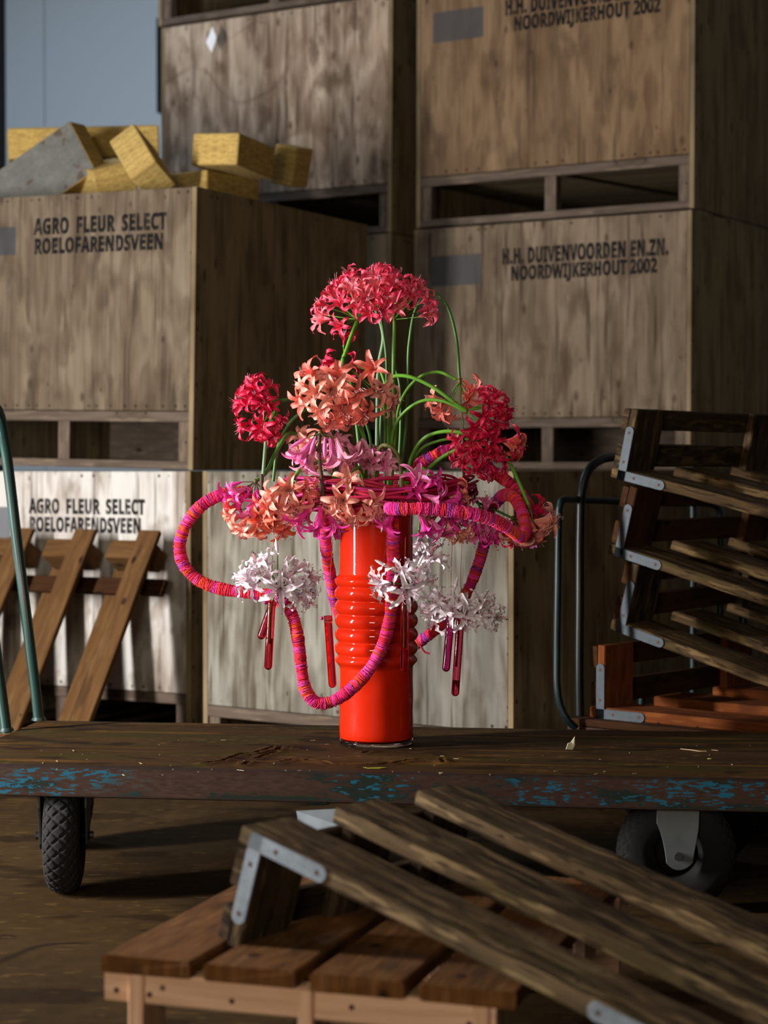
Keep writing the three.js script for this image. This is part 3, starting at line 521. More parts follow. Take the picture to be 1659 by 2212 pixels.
// ---------------------------------------------------------------- the vase
const VASE = onLevel(813, 1607, DECK.y), VZ = -VASE.z, MPX = VZ / FOCAL;
{
  const v = thing('vase', 'tall orange-red ribbed glass vase with a clear foot on the trolley deck', 'vase');
  v.position.copy(VASE);
  const R = 0.0882, prof = [[0.002, 0.014], [R - 0.004, 0.014], [R, 0.018]], y0 = 0.182, y1 = 0.412, n = 7;
  for (let i = 1; i <= 12; i++) prof.push([R + 0.0005 * Math.sin(i), lerp(0.018, y0 - 0.012, i / 12)]);
  for (let i = 0; i <= n * 12; i++) { const t = i / (n * 12), e = smooth(0, 0.1, t) * smooth(1, 0.92, t); prof.push([R + e * (0.0035 + 0.0085 * Math.pow(Math.abs(Math.sin(t * n * Math.PI)), 0.75)), lerp(y0, y1, t)]); }
  for (let i = 0; i <= 10; i++) prof.push([R - 0.0006, lerp(y1 + 0.012, 0.60, i / 10)]);
  prof.push([R + 0.002, 0.612], [R - 0.002, 0.616], [R - 0.008, 0.61], [R - 0.009, 0.05], [0.002, 0.045]);
  part(v, 'body', new THREE.LatheGeometry(prof.map(([a, b]) => new THREE.Vector2(a, b)), 96), phys({ color: new THREE.Color(0.6, 0.018, 0.0015), specularIntensity: 0.12, roughness: 0.5, clearcoat: 1, clearcoatRoughness: 0.05, ior: 1.5 }));
  part(v, 'clear_foot', new THREE.LatheGeometry([[0.001, 0.0004], [R - 0.004, 0.0004], [R - 0.0005, 0.003], [R, 0.008], [R - 0.0005, 0.0138], [0.001, 0.0138]].map(([a, b]) => new THREE.Vector2(a, b)), 72), phys({ color: 0xffffff, transmission: 1, thickness: 0.02, roughness: 0.03, ior: 1.5, attenuationColor: new THREE.Color(0.9, 0.75, 0.72), attenuationDistance: 0.12 }), 'clear glass foot');
}
const WR = at(815, 1064, VZ);               // centre of the wreath
const onVase = (dx, dy, dz) => V(VASE.x + dx, VASE.y + dy, VASE.z + dz);

// ---------------------------------------------------------------- the red wreath
{
  const w = thing('cane_wreath', 'wide wreath of crimson and magenta canes lying on the vase mouth', 'wreath');
  w.position.copy(WR);
  const mats = [[0.42, 0.01, 0.03], [0.55, 0.015, 0.09], [0.32, 0.006, 0.03], [0.5, 0.02, 0.2]].map((c) => std({ color: new THREE.Color(...c), roughness: 0.5 }));
  const r = rng(5150);
  for (let i = 0; i < 62; i++) {
    const a0 = r() * 6.283, span = 2.2 + r() * 3.2, R0 = 0.165 + r() * 0.075, h0 = (r() - 0.5) * 0.058, k = 1 + Math.floor(r() * 3), ph = r() * 6, ph2 = r() * 6, pts = [];
    for (let j = 0; j <= 16; j++) { const a = a0 + span * j / 16; pts.push(V(Math.cos(a) * (R0 + 0.016 * Math.sin(k * a + ph)), h0 + 0.014 * Math.sin((k + 1) * a + ph2), Math.sin(a) * (R0 + 0.016 * Math.sin(k * a + ph)))); }
    part(w, 'cane', tube(pts, 0.0026 + r() * 0.0022, 40, 6), mats[Math.floor(r() * 4)]);
  }
  for (let i = 0; i < 5; i++) { const a = i * 0.63 + 0.2; part(w, 'cross_cane', tube([V(Math.cos(a) * 0.2, -0.03, Math.sin(a) * 0.2), V(0.02 * Math.cos(a * 5), -0.027 + i * 0.004, 0.02 * Math.sin(a * 3)), V(-Math.cos(a) * 0.2, -0.028, -Math.sin(a) * 0.2)], 0.0035, 12, 6), mats[i % 4]); }
}

// ---------------------------------------------------------------- yarn-wrapped hoops
const YARN = [[0.8, 0.014, 0.05], [0.95, 0.085, 0.022], [0.85, 0.02, 0.28], [0.3, 0.04, 0.4], [0.95, 0.06, 0.36], [0.8, 0.02, 0.12]];
function yarnHoop(label, pts, seed, R = 0.0128, tail) {
  const g = thing('yarn_wrapped_hoop', label, 'hoop', undefined), base = pts[0].clone(); g.position.copy(base);
  const r = rng(seed), curve = new THREE.CatmullRomCurve3(pts.map((p) => p.clone().sub(base)), false, 'centripetal'), len = curve.getLength(), N = Math.round(len / 0.0017), steps = Math.round(len / 0.004);
  const fr = curve.computeFrenetFrames(steps), spaced = curve.getSpacedPoints(steps);
  const frame = (s) => { const f = clamp(s / len) * steps, i = Math.min(steps - 1, Math.floor(f)), t = f - i; return [spaced[i].clone().lerp(spaced[i + 1], t), fr.normals[i].clone().lerp(fr.normals[i + 1], t), fr.binormals[i].clone().lerp(fr.binormals[i + 1], t), fr.tangents[i]]; };
  part(g, 'core', new THREE.TubeGeometry(curve, steps, R * 0.93, 10), std({ color: new THREE.Color(0.3, 0.01, 0.05), roughness: 0.95 }));
  const pos = [], col = [], nor = [], idx = [];
  const strand = (path, rad, c, sides = 4) => {
    const b = pos.length / 3, n = path.length;
    for (let i = 0; i < n; i++) {
      const [p, out, tan] = path[i], across = new THREE.Vector3().crossVectors(tan, out).normalize();
      for (let k = 0; k < sides; k++) { const a = k / sides * 6.2832 + 0.78, o = out.clone().multiplyScalar(Math.cos(a)).addScaledVector(across, Math.sin(a)); pos.push(p.x + o.x * rad, p.y + o.y * rad, p.z + o.z * rad); nor.push(o.x, o.y, o.z); col.push(...c); }
    }
    for (let i = 0; i + 1 < n; i++) for (let k = 0; k < sides; k++) { const a = b + i * sides + k, d = b + i * sides + (k + 1) % sides; idx.push(a, d, a + sides, d, d + sides, a + sides); }
  };
  const wrap = (s0, turns, tilt, ph, pitch, rad, rr, c, lump) => {
    const n = Math.max(4, Math.round(turns * 11)), path = [];
    for (let i = 0; i <= n; i++) {
      const a = i / n * turns * 6.2832 + ph, s = s0 + pitch * i / n * turns + tilt * Math.cos(a + ph * 3), [p, N1, B1, T1] = frame(s), out = N1.clone().multiplyScalar(Math.cos(a)).addScaledVector(B1, Math.sin(a)).normalize();
      const tan = N1.clone().multiplyScalar(-Math.sin(a)).addScaledVector(B1, Math.cos(a)).addScaledVector(T1, 0.05);
      path.push([p.addScaledVector(out, rr + lump * (0.5 + 0.5 * Math.sin(a * 2 + s0 * 300))), out, tan.normalize()]);
    }
    strand(path, rad, c);
  };
  let c = YARN[0], left = 0, tilt = 0.002;
  for (let i = 0; i < N; i++) {
    if (--left < 0) { c = YARN[[0, 0, 0, 1, 1, 2, 2, 4, 4, 5, 5, 3][Math.floor(r() * 12)]]; left = 1 + Math.floor(r() * r() * 8); tilt = (r() - 0.5) * 0.005; }
    const v = 0.7 + 0.5 * r();
    wrap(i / N * len, 1.02, tilt + (r() - 0.5) * 0.002, r() * 6.28, 0.0017, 0.00125, R + 0.0012 * Math.sin(i * 0.13) * Math.sin(i * 0.047) + r() * 0.0008, c.map((x) => x * v), 0.0006);
  }
  for (let i = 0; i < N / 9; i++) { const cc = YARN[[1, 1, 4, 2, 3][Math.floor(r() * 5)]]; wrap(r() * len, 0.9 + r(), (r() - 0.5) * 0.024, r() * 6.28, (r() - 0.5) * 0.012, 0.00062, R + 0.0022, cc, 0.0006); }
  const yg = new THREE.BufferGeometry(); yg.setAttribute('position', new THREE.Float32BufferAttribute(pos, 3)); yg.setAttribute('normal', new THREE.Float32BufferAttribute(nor, 3)); yg.setAttribute('color', new THREE.Float32BufferAttribute(col, 3)); yg.setIndex(idx);
  const y = part(g, 'yarn_winding', yg, M.yarn); y.userData.kind = 'stuff';
  const fz = [];                             // loose fibres standing off the yarn
  for (let i = 0; i < len * 420; i++) { const [p, N1, B1, T1] = frame(r() * len), a = r() * 6.28, o = N1.clone().multiplyScalar(Math.cos(a)).addScaledVector(B1, Math.sin(a)), t = T1.clone().multiplyScalar((r() - 0.5) * 0.008); const p0 = p.clone().addScaledVector(o, R), p2 = p.clone().addScaledVector(o, R + 0.0025 + r() * 0.004).add(t); fz.push(new THREE.TubeGeometry(new THREE.LineCurve3(p0, p2), 1, 0.00022, 3)); }
  const f = part(g, 'fibres', mergeGeometries(fz), std({ color: new THREE.Color(0.7, 0.06, 0.05), roughness: 1 })); f.userData.kind = 'stuff';
  if (tail) part(g, 'loose_end', tube(tail.map((p) => p.clone().sub(base)), 0.0028, 16, 6), std({ color: new THREE.Color(0.5, 0.02, 0.05), roughness: 1 }), 'frayed loose end of yarn');
}
M.yarn = phys({ vertexColors: true, roughness: 0.9, sheen: 0.5, sheenColor: new THREE.Color(0.9, 0.3, 0.3), sheenRoughness: 0.5 });
const A = (l) => l.map((p) => at(...p));
yarnHoop('yarn-wrapped hoop that bows out at left and dips in a U before the vase', A([[545, 1064, 4.66], [510, 1064, 4.66], [465, 1074, 4.66], [425, 1102, 4.66], [398, 1142, 4.66], [388, 1185, 4.66], [400, 1225, 4.66], [432, 1255, 4.66], [482, 1273, 4.65], [545, 1281, 4.63], [598, 1293, 4.61], [628, 1322, 4.6], [643, 1375, 4.6], [651, 1440, 4.6], [661, 1492, 4.6], [684, 1518, 4.6], [716, 1516, 4.6], [757, 1490, 4.6], [796, 1449, 4.6], [826, 1396, 4.6], [842, 1335, 4.595], [848, 1270, 4.59], [849, 1200, 4.58], [848, 1130, 4.56], [846, 1090, 4.56]]), 71);
yarnHoop('yarn-wrapped hoop that passes behind the vase and climbs at its right', A([[700, 1090, 4.66], [700, 1130, 4.7], [706, 1195, 4.78], [716, 1258, 4.85], [728, 1315, 4.91], [765, 1375, 4.96], [825, 1405, 4.97], [890, 1394, 4.95], [935, 1365, 4.92], [975, 1328, 4.9], [1010, 1276, 4.88], [1033, 1220, 4.87], [1048, 1165, 4.86], [1058, 1105, 4.86]]), 72, 0.0124, A([[905, 1385, 4.93], [911, 1400, 4.93], [918, 1409, 4.93], [929, 1412, 4.93]]));
yarnHoop('bright yarn-wrapped hoop in front at right of the vase, bent back on itself', A([[838, 1098, 4.49], [860, 1099, 4.465], [905, 1099, 4.455], [960, 1102, 4.455], [1020, 1110, 4.46], [1070, 1125, 4.475], [1105, 1147, 4.5], [1126, 1160, 4.535], [1134, 1144, 4.58], [1127, 1105, 4.63], [1110, 1074, 4.7], [1088, 1070, 4.77], [1064, 1092, 4.84], [1035, 1112, 4.88]]), 73);
yarnHoop('dark red yarn-wrapped hoop arching behind the crimson flowers at right', A([[890, 1014, 4.88], [930, 988, 4.88], [972, 972, 4.87], [1020, 984, 4.85], [1064, 1018, 4.82], [1103, 1046, 4.79], [1132, 1076, 4.76], [1147, 1110, 4.73], [1143, 1150, 4.69], [1128, 1172, 4.65]]), 74);

// ---------------------------------------------------------------- nerine flowers
const T_petal = texture(64, 256, (u, v, o) => {
  const m = Math.abs(u - 0.5) * 2, streak = fbm(u * 26, v * 2, 701, 2), f = 244 + 26 * (streak - 0.5) - 34 * smooth(0.2, 0.02, m) + 10 * m;
  o[0] = f; o[1] = f - 10 * smooth(0.25, 0.0, m); o[2] = f - 6 * smooth(0.25, 0, m);
}, { wrap: THREE.ClampToEdgeWrapping });
const T_petalWhite = texture(64, 256, (u, v, o) => {
  const m = Math.abs(u - 0.5) * 2, s = fbm(u * 20, v * 2, 711, 2); mix3(o, [244, 238, 244], [214, 160, 186], clamp(0.75 * smooth(0.22, 0.03, m) + 0.25 * (s - 0.4) + 0.3 * smooth(0.25, 0, v)));
}, { wrap: THREE.ClampToEdgeWrapping });
const petalMat = (c, map = T_petal) => phys({ color: new THREE.Color(...c), map, roughness: 0.55, side: THREE.DoubleSide, transmission: 0.15, thickness: 0, sheen: 0.25, sheenColor: new THREE.Color(1, 0.8, 0.85), sheenRoughness: 0.6 });
const HUE = {
  coral: petalMat([1.0, 0.065, 0.165]), coralPale: petalMat([1.0, 0.19, 0.25]), crimson: petalMat([0.82, 0.004, 0.08]), salmon: petalMat([1.0, 0.25, 0.19]), salmonPale: petalMat([1.0, 0.43, 0.33]),
  pink: petalMat([0.95, 0.22, 0.56]), pinkPale: petalMat([1.0, 0.42, 0.6]), magenta: petalMat([0.95, 0.05, 0.46]), white: petalMat([1, 1, 1], T_petalWhite), rust: petalMat([0.95, 0.2, 0.1]),
};
const FIL = { pale: std({ color: 0xf0c8c8, roughness: 0.6 }), pink: std({ color: 0xe59aa8, roughness: 0.6 }), anther: std({ color: 0x3a2028, roughness: 0.8 }) };
const GREEN = { fresh: std({ color: 0x62a02c, roughness: 0.42 }), deep: std({ color: 0x3c7026, roughness: 0.45 }), grey: std({ color: 0x6d8f68, roughness: 0.5 }), olive: std({ color: 0x5d5a28, roughness: 0.55 }), brown: std({ color: 0x4a3526, roughness: 0.65 }), tie: std({ color: 0xa0522a, roughness: 0.8 }) };
function petalGeo(r, { L, W, a0, a1, a2, bend = 2.2, crisp, freq = 4, cup = 0.25, twist = 0.3 }) {
  const nu = 14, nv = 4, pos = [], uv = [], idx = [], ph = r() * 6, tw = (r() - 0.5) * twist, side = (r() - 0.5) * 0.25;
  let rad = 0.0016, y = 0; const end = a1 + (a2 - a1) * (0.55 + 0.6 * r());
  for (let i = 0; i <= nu; i++) {
    const t = i / nu, th = a0 + (a1 - a0) * smooth(0, 0.6, t) + (end - a1) * Math.pow(smooth(0.42, 1, t), 1.25);
    if (i) { rad += Math.sin(th) * L / nu; y += Math.cos(th) * L / nu; }
    const w = W * (0.4 + 0.6 * smooth(0, 0.45, t)) * Math.sqrt(Math.max(0.012, 1 - Math.pow(t, 3.2))) , ny = Math.sin(th), nr = -Math.cos(th);   // the inner face's normal
    for (let j = 0; j <= nv; j++) {
      const q = j / nv * 2 - 1, wave = crisp * Math.abs(q) * Math.sin(t * freq * 6.283 + ph + (q > 0 ? 1.7 : 0)) * smooth(0.15, 0.5, t), lift = cup * w * q * q + wave + tw * q * w * t * 2;
      pos.push(rad + nr * lift, y + ny * lift, q * w * 0.5 + side * L * 0.35 * t * t); uv.push(j / nv, t);
    }
  }
  for (let i = 0; i < nu; i++) for (let j = 0; j < nv; j++) { const a = i * (nv + 1) + j, b = a + nv + 1; idx.push(a, b, a + 1, a + 1, b, b + 1); }
  const g = new THREE.BufferGeometry(); g.setAttribute('position', new THREE.Float32BufferAttribute(pos, 3)); g.setAttribute('uv', new THREE.Float32BufferAttribute(uv, 2)); g.setIndex(idx); g.computeVertexNormals(); return g;
}
const FORM = {
  curly: { L: 0.058, W: 0.0115, a0: 0.14, a1: 0.62, a2: 3.1, crisp: 0.0022, freq: 3.2, cup: 0.32 },
  star: { L: 0.066, W: 0.0165, a0: 0.1, a1: 0.5, a2: 2.6, crisp: 0.0019, freq: 2.9, cup: 0.32 },
  trumpet: { L: 0.076, W: 0.0175, a0: 0.1, a1: 0.34, a2: 2.2, crisp: 0.0009, freq: 2, cup: 0.42, twist: 0.2 },
  crisp: { L: 0.056, W: 0.0108, a0: 0.16, a1: 0.85, a2: 2.7, crisp: 0.003, freq: 4, cup: 0.3 },
};
for (const [k, f] of Object.entries(FORM)) {
  const r = rng(900 + f.L * 1e4);
  f.petals = Array.from({ length: 12 }, () => petalGeo(r, f));
  f.stamens = Array.from({ length: 4 }, () => {
    const fil = [], ant = [];
    for (let i = 0; i < 6; i++) {
      const a = (r() - 0.5) * 2.4 + 1.57, s = f.L * (0.6 + 0.22 * r()), out = 0.12 + 0.22 * r(), pts = [V(0, 0.002, 0), V(Math.cos(a) * out * s * 0.3, s * 0.5, -0.06 * s), V(Math.cos(a) * out * s, s * 0.85, -0.22 * s), V(Math.cos(a) * out * s * 1.3, s * (1.02 + 0.1 * r()), -0.12 * s)];
      fil.push(tube(pts, 0.00042, 8, 4)); const e = pts[3]; ant.push(new THREE.SphereGeometry(0.0011, 6, 4).scale(1, 0.7, 1.6).translate(e.x, e.y, e.z));
    }
    return [mergeGeometries(fil), mergeGeometries(ant)];
  });
}
const budGeo = new THREE.LatheGeometry([[0.0004, 0], [0.0022, 0.004], [0.0036, 0.014], [0.0038, 0.022], [0.0026, 0.031], [0.0006, 0.036]].map(([a, b]) => new THREE.Vector2(a, b)), 10);
const UPV = V(0, 1, 0);
function addFloret(g, r, baseLocal, dir, form, hues, scale, fil) {
  const f = FORM[form], fl = new THREE.Group(), n = g.children.filter((c) => c.name.startsWith('floret')).length; fl.name = n ? 'floret_' + String(n).padStart(3, '0') : 'floret';
  fl.position.copy(baseLocal); fl.quaternion.setFromUnitVectors(UPV, dir.clone().normalize()); fl.rotateY(r() * 6.28); fl.scale.setScalar(scale);
  const mat = hues[Math.floor(r() * hues.length)];
  for (let k = 0; k < 6; k++) {
    const m = part(fl, 'petal', f.petals[Math.floor(r() * 12)], mat); m.rotation.y = k * Math.PI / 3 + (r() - 0.5) * 0.3; m.scale.set(1, 1, 1).multiplyScalar(0.88 + r() * 0.24);
  }
  const [sf, sa] = f.stamens[Math.floor(r() * 4)]; part(fl, 'stamens', sf, fil); part(fl, 'anthers', sa, FIL.anther);
  g.add(fl);
}
// stem: points from the cut end to the flower head; head: where the pedicels meet
function nerine(label, { stem, stemR = 0.0047, stemMat = GREEN.fresh, head, florets = [], cone, form = 'curly', hues, ped = 0.038, scale = 1, fil = FIL.pink, seed, buds = [], pedMat = GREEN.fresh, tie, group }) {
  const g = thing('nerine_flower', label, 'flower', group), r = rng(seed), C = head.clone();
  const base = stem ? stem[0].clone() : C.clone(); g.position.copy(base);
  const loc = (p) => p.clone().sub(base);
  if (stem) part(g, 'stem', tube(stem.map(loc), stemR, Math.max(16, stem.length * 8), 8), stemMat);
  if (tie) part(g, 'tie', new THREE.TorusGeometry(0.0058, 0.0011, 6, 14).rotateX(1.3).translate(...loc(tie).toArray()), GREEN.tie);
  const end = loc(C); part(g, 'spathe', new THREE.SphereGeometry(0.0055, 8, 6).scale(1, 1.2, 1).translate(end.x, end.y, end.z), GREEN.olive);
  const pedicel = (p, dir, k = 1) => {
    const mid = end.clone().lerp(p, 0.55).addScaledVector(V(0, 1, 0), 0.004 * (r() - 0.3));
    part(g, 'pedicel', tube([end, mid, p.clone().addScaledVector(dir, -0.005), p], 0.0013 * k, 8, 5), pedMat);
    const o = new THREE.SphereGeometry(0.0027, 7, 5).scale(1, 1.5, 1); o.applyQuaternion(new THREE.Quaternion().setFromUnitVectors(UPV, dir)); o.translate(p.x, p.y, p.z); part(g, 'ovary', o, pedMat);
  };
  for (const [px, py, dz, dx, dy, dzz, sc = 1] of florets) {        // face position in the picture, metres nearer than the head, facing
    const dir = V(dx, dy, dzz).normalize(), face = at(px, py, -C.z - dz), L = FORM[form].L * scale * sc, p = loc(face).addScaledVector(dir, -L * 0.5);
    pedicel(p, dir); addFloret(g, r, p, dir, form, hues, scale * sc * (0.92 + 0.16 * r()), fil);
  }
  if (cone) {
    const { n, axis, from = 0, to = 1.6, lift = 0, flat = 1 } = cone, ax = axis.clone().normalize(), q = new THREE.Quaternion().setFromUnitVectors(UPV, ax);
    for (let i = 0; i < n; i++) {
      const c = lerp(Math.cos(from), Math.cos(to), (i + 0.5) / n), a = i * 2.39996 + seed, s = Math.sqrt(1 - c * c);
      const dir = V(Math.cos(a) * s, c, Math.sin(a) * s).applyQuaternion(q).add(V((r() - 0.5) * 0.25, (r() - 0.5) * 0.25, (r() - 0.5) * 0.25)); dir.y *= flat; dir.normalize();
      const p = end.clone().addScaledVector(dir, ped * (0.85 + 0.35 * r())), face = dir.clone().add(V(0, lift, 0.12)).normalize();
      pedicel(p, dir); addFloret(g, r, p, face, form, hues, scale * (0.9 + 0.2 * r()), fil);
    }
  }
  for (const [px, py, dz, dx, dy, dzz, sc = 1] of buds) {
    const dir = V(dx, dy, dzz).normalize(), p = loc(at(px, py, -C.z - dz)).addScaledVector(dir, -0.018 * sc);
    part(g, 'pedicel', tube([end, end.clone().lerp(p, 0.5).addScaledVector(dir, 0.002), p], 0.0012, 6, 5), pedMat);
    const b = part(g, 'bud', budGeo, hues[0]); b.position.copy(p); b.quaternion.setFromUnitVectors(UPV, dir); b.scale.setScalar(sc);
  }
  return g;
}
const Z = VZ, dir3 = (x, y, z) => V(x, y, z);
const mouth = (dx, dz, dy = 0.57) => onVase(dx, dy, dz);         // inside the vase mouth
const { coral, coralPale, crimson, salmon, salmonPale, pink, pinkPale, magenta, white, rust } = HUE;

// crown of coral heads
nerine('coral nerine head at upper left of the crown, its stem bent to the left', { seed: 11, head: at(772, 690, Z - 0.02), stem: [mouth(-0.03, 0.03), at(790, 960, Z), at(752, 860, Z - 0.03), at(737, 800, Z - 0.05), at(752, 745, Z - 0.04), at(772, 692, Z - 0.02)], cone: { n: 13, axis: dir3(-0.55, 0.85, 0.3), from: 0.1, to: 1.25, lift: 0.15 }, form: 'curly', hues: [coralPale, coral, coralPale], ped: 0.066, scale: 1.04, tie: at(748, 757, Z - 0.03) });
nerine('coral nerine head at upper right of the crown on an upright stem', { seed: 12, head: at(852, 690, Z), stem: [mouth(0.03, 0.0), at(851, 960, Z), at(850, 800, Z), at(852, 692, Z)], stemMat: GREEN.fresh, cone: { n: 15, axis: dir3(0.3, 0.95, 0.3), from: 0.1, to: 1.2, lift: 0.1 }, form: 'curly', hues: [coral, coral, coralPale], ped: 0.07, scale: 1.04 });
nerine('bright coral nerine head at the back of the crown, between two others', { seed: 13, head: at(812, 668, Z + 0.05), stem: [mouth(0.0, -0.04), at(815, 900, Z + 0.04), at(818, 790, Z + 0.045), at(828, 725, Z + 0.05), at(812, 670, Z + 0.05)], stemMat: GREEN.grey, cone: { n: 10, axis: dir3(-0.15, 1, 0.1), from: 0.0, to: 1.0 }, form: 'curly', hues: [coral], ped: 0.074, scale: 1.08 });
nerine('coral nerine head filling the front of the crown', { seed: 14, head: at(822, 672, Z - 0.05), stem: [mouth(0.02, 0.05), at(832, 900, Z - 0.03), at(835, 780, Z - 0.04), at(822, 674, Z - 0.05)], stemMat: GREEN.deep, stemR: 0.0034, florets: [[768, 655, 0.05, -0.5, 0.2, 0.8], [800, 645, 0.06, -0.1, 0.35, 0.9], [835, 640, 0.06, 0.2, 0.3, 0.9], [795, 675, 0.05, -0.25, -0.3, 0.9], [828, 672, 0.06, 0.1, -0.4, 0.9], [865, 655, 0.05, 0.4, 0.1, 0.85], [815, 612, 0.04, 0, 0.7, 0.6], [850, 610, 0.04, 0.2, 0.7, 0.6], [780, 625, 0.04, -0.3, 0.6, 0.7]], form: 'curly', hues: [coral, coral, coralPale], scale: 1.0, buds: [[862, 640, 0.08, 0.35, 0.9, 0.1, 0.9]] });
nerine('crimson nerine head half hidden behind the crown stems', { seed: 15, head: at(742, 770, Z + 0.07), stem: [mouth(-0.04, -0.05), at(775, 960, Z + 0.06), at(760, 850, Z + 0.07), at(742, 772, Z + 0.07)], stemMat: GREEN.deep, florets: [[745, 722, 0, 0.1, 0.9, 0.3], [702, 778, 0, -0.8, 0.4, 0.3], [766, 786, 0, 0.8, 0.2, 0.3], [716, 800, 0, -0.6, -0.1, 0.4]], form: 'curly', hues: [crimson], scale: 1.0 });
// salmon head in the middle
nerine('large salmon nerine head hanging open in the centre of the arrangement', { seed: 16, head: at(742, 786, 4.6), stem: [mouth(-0.02, 0.06), at(800, 950, 4.68), at(770, 860, 4.66), at(750, 800, 4.63), at(742, 770, 4.61), at(742, 786, 4.6)], stemMat: GREEN.deep, stemR: 0.0036,
  florets: [[803, 795, 0.05, -0.25, 0.25, 0.95, 1.1], [719, 845, 0.07, 0.15, -0.15, 0.97, 1.2], [768, 852, 0.07, 0.3, -0.2, 0.93, 1.1], [826, 842, 0.05, 0.65, -0.25, 0.72, 1.1], [655, 838, 0.03, -0.92, 0.05, 0.4, 1.1], [668, 806, 0.03, -0.75, 0.4, 0.5, 1.05], [694, 888, 0.05, -0.3, -0.7, 0.7, 1.1], [722, 910, 0.05, 0, -0.8, 0.6, 1.1], [756, 900, 0.05, 0.1, -0.75, 0.65, 1.1], [792, 895, 0.05, 0.35, -0.7, 0.6, 1.1], [652, 868, 0.03, -0.7, -0.4, 0.6, 1.1], [730, 815, 0.05, 0, 0.3, 0.95, 1.05], [700, 812, 0.03, -0.35, 0.6, 0.7, 1.05], [680, 850, 0.06, -0.4, -0.1, 0.9, 1.05], [745, 880, 0.07, 0.1, -0.5, 0.9, 1.1], [842, 868, 0.03, 0.8, -0.4, 0.3, 1.0]], form: 'star', hues: [salmon, salmon, salmonPale], pedMat: GREEN.fresh, fil: FIL.pale });
// crimson, left
nerine('crimson nerine head held out at the far left of the arrangement', { seed: 17, head: at(602, 866, 4.68), stem: [mouth(-0.06, 0.03), at(745, 985, 4.73), at(690, 905, 4.7), at(650, 862, 4.69), at(602, 866, 4.68)], stemMat: GREEN.deep,
  florets: [[522, 850, 0.02, -0.8, 0.35, 0.45], [510, 872, 0.01, -0.95, 0.0, 0.25], [545, 822, 0.02, -0.4, 0.8, 0.4], [578, 832, 0.01, 0.35, 0.75, 0.5], [552, 858, 0.04, -0.4, 0.2, 0.85], [582, 878, 0.03, 0.2, -0.1, 0.95], [518, 920, 0.02, -0.9, -0.3, 0.3], [552, 932, 0.03, -0.3, -0.5, 0.8], [588, 928, 0.03, 0.1, -0.7, 0.7], [610, 912, 0.0, 0.7, -0.5, 0.3], [572, 952, 0.01, -0.1, -0.95, 0.25], [602, 948, 0.0, 0.3, -0.9, 0.2], [548, 846, 0.05, -0.3, 0.3, 0.9], [568, 862, 0.05, 0, 0, 1], [530, 866, 0.04, -0.6, 0, 0.8], [565, 918, 0.05, -0.2, -0.3, 0.9], [586, 944, 0.03, 0.1, -0.6, 0.7]], form: 'curly', hues: [crimson], scale: 1.0, fil: FIL.pink });
// crimson, right
nerine('crimson nerine head at right, upper one, on an arching green stem', { seed: 18, head: at(1008, 888, 4.68), stem: [mouth(0.03, 0.03), at(836, 930, 4.74), at(830, 850, 4.72), at(846, 816, 4.71), at(876, 812, 4.7), at(928, 832, 4.69), at(980, 868, 4.68), at(1008, 888, 4.68)], tie: at(982, 870, 4.68),
  florets: [[1050, 850, 0.0, 0.2, 0.8, 0.4], [1075, 848, 0, 0.5, 0.75, 0.4], [1092, 872, 0.0, 0.9, 0.2, 0.3], [1062, 872, 0.03, 0.4, 0.3, 0.85], [1098, 905, 0.01, 0.9, -0.1, 0.4], [1046, 902, 0.05, 0.2, -0.1, 0.95], [1072, 915, 0.04, 0.5, -0.2, 0.8], [1030, 925, 0.05, -0.1, -0.4, 0.9], [1055, 940, 0.04, 0.2, -0.5, 0.8], [1085, 890, 0.03, 0.6, 0.1, 0.8]], form: 'curly', hues: [crimson], scale: 1.04, fil: FIL.pink });
nerine('crimson nerine head at right, lower one, drooping over the dark hoop', { seed: 19, head: at(1040, 948, 4.7), stem: [mouth(0.06, 0.0), at(890, 985, 4.75), at(918, 946, 4.73), at(960, 932, 4.71), at(1005, 936, 4.7), at(1040, 948, 4.7)],
  florets: [[985, 955, 0.03, -0.6, -0.45, 0.65], [1010, 980, 0.04, -0.2, -0.7, 0.65], [1040, 985, 0.05, 0, -0.6, 0.8], [1068, 985, 0.04, 0.3, -0.7, 0.6], [1030, 1020, 0.02, -0.1, -0.95, 0.3], [1062, 1025, 0.02, 0.2, -0.95, 0.3], [1095, 1000, 0.02, 0.6, -0.7, 0.4], [1062, 955, 0.06, 0.2, -0.1, 0.95], [1020, 950, 0.06, -0.2, 0, 0.95], [990, 1000, 0.01, -0.5, -0.8, 0.3]], form: 'curly', hues: [crimson], scale: 1.04, fil: FIL.pink });
nerine('red-coral nerine floret group pointing right past the crimson heads', { seed: 20, head: at(1062, 950, 4.72), stem: [mouth(0.05, -0.02), at(905, 975, 4.77), at(950, 952, 4.75), at(1010, 948, 4.73), at(1062, 950, 4.72)], stemR: 0.0034, florets: [[1118, 950, 0.0, 0.92, 0.1, 0.4, 1.1], [1112, 968, 0.0, 0.8, -0.45, 0.35, 1.0]], form: 'star', hues: [coral, rust], scale: 1.0 });
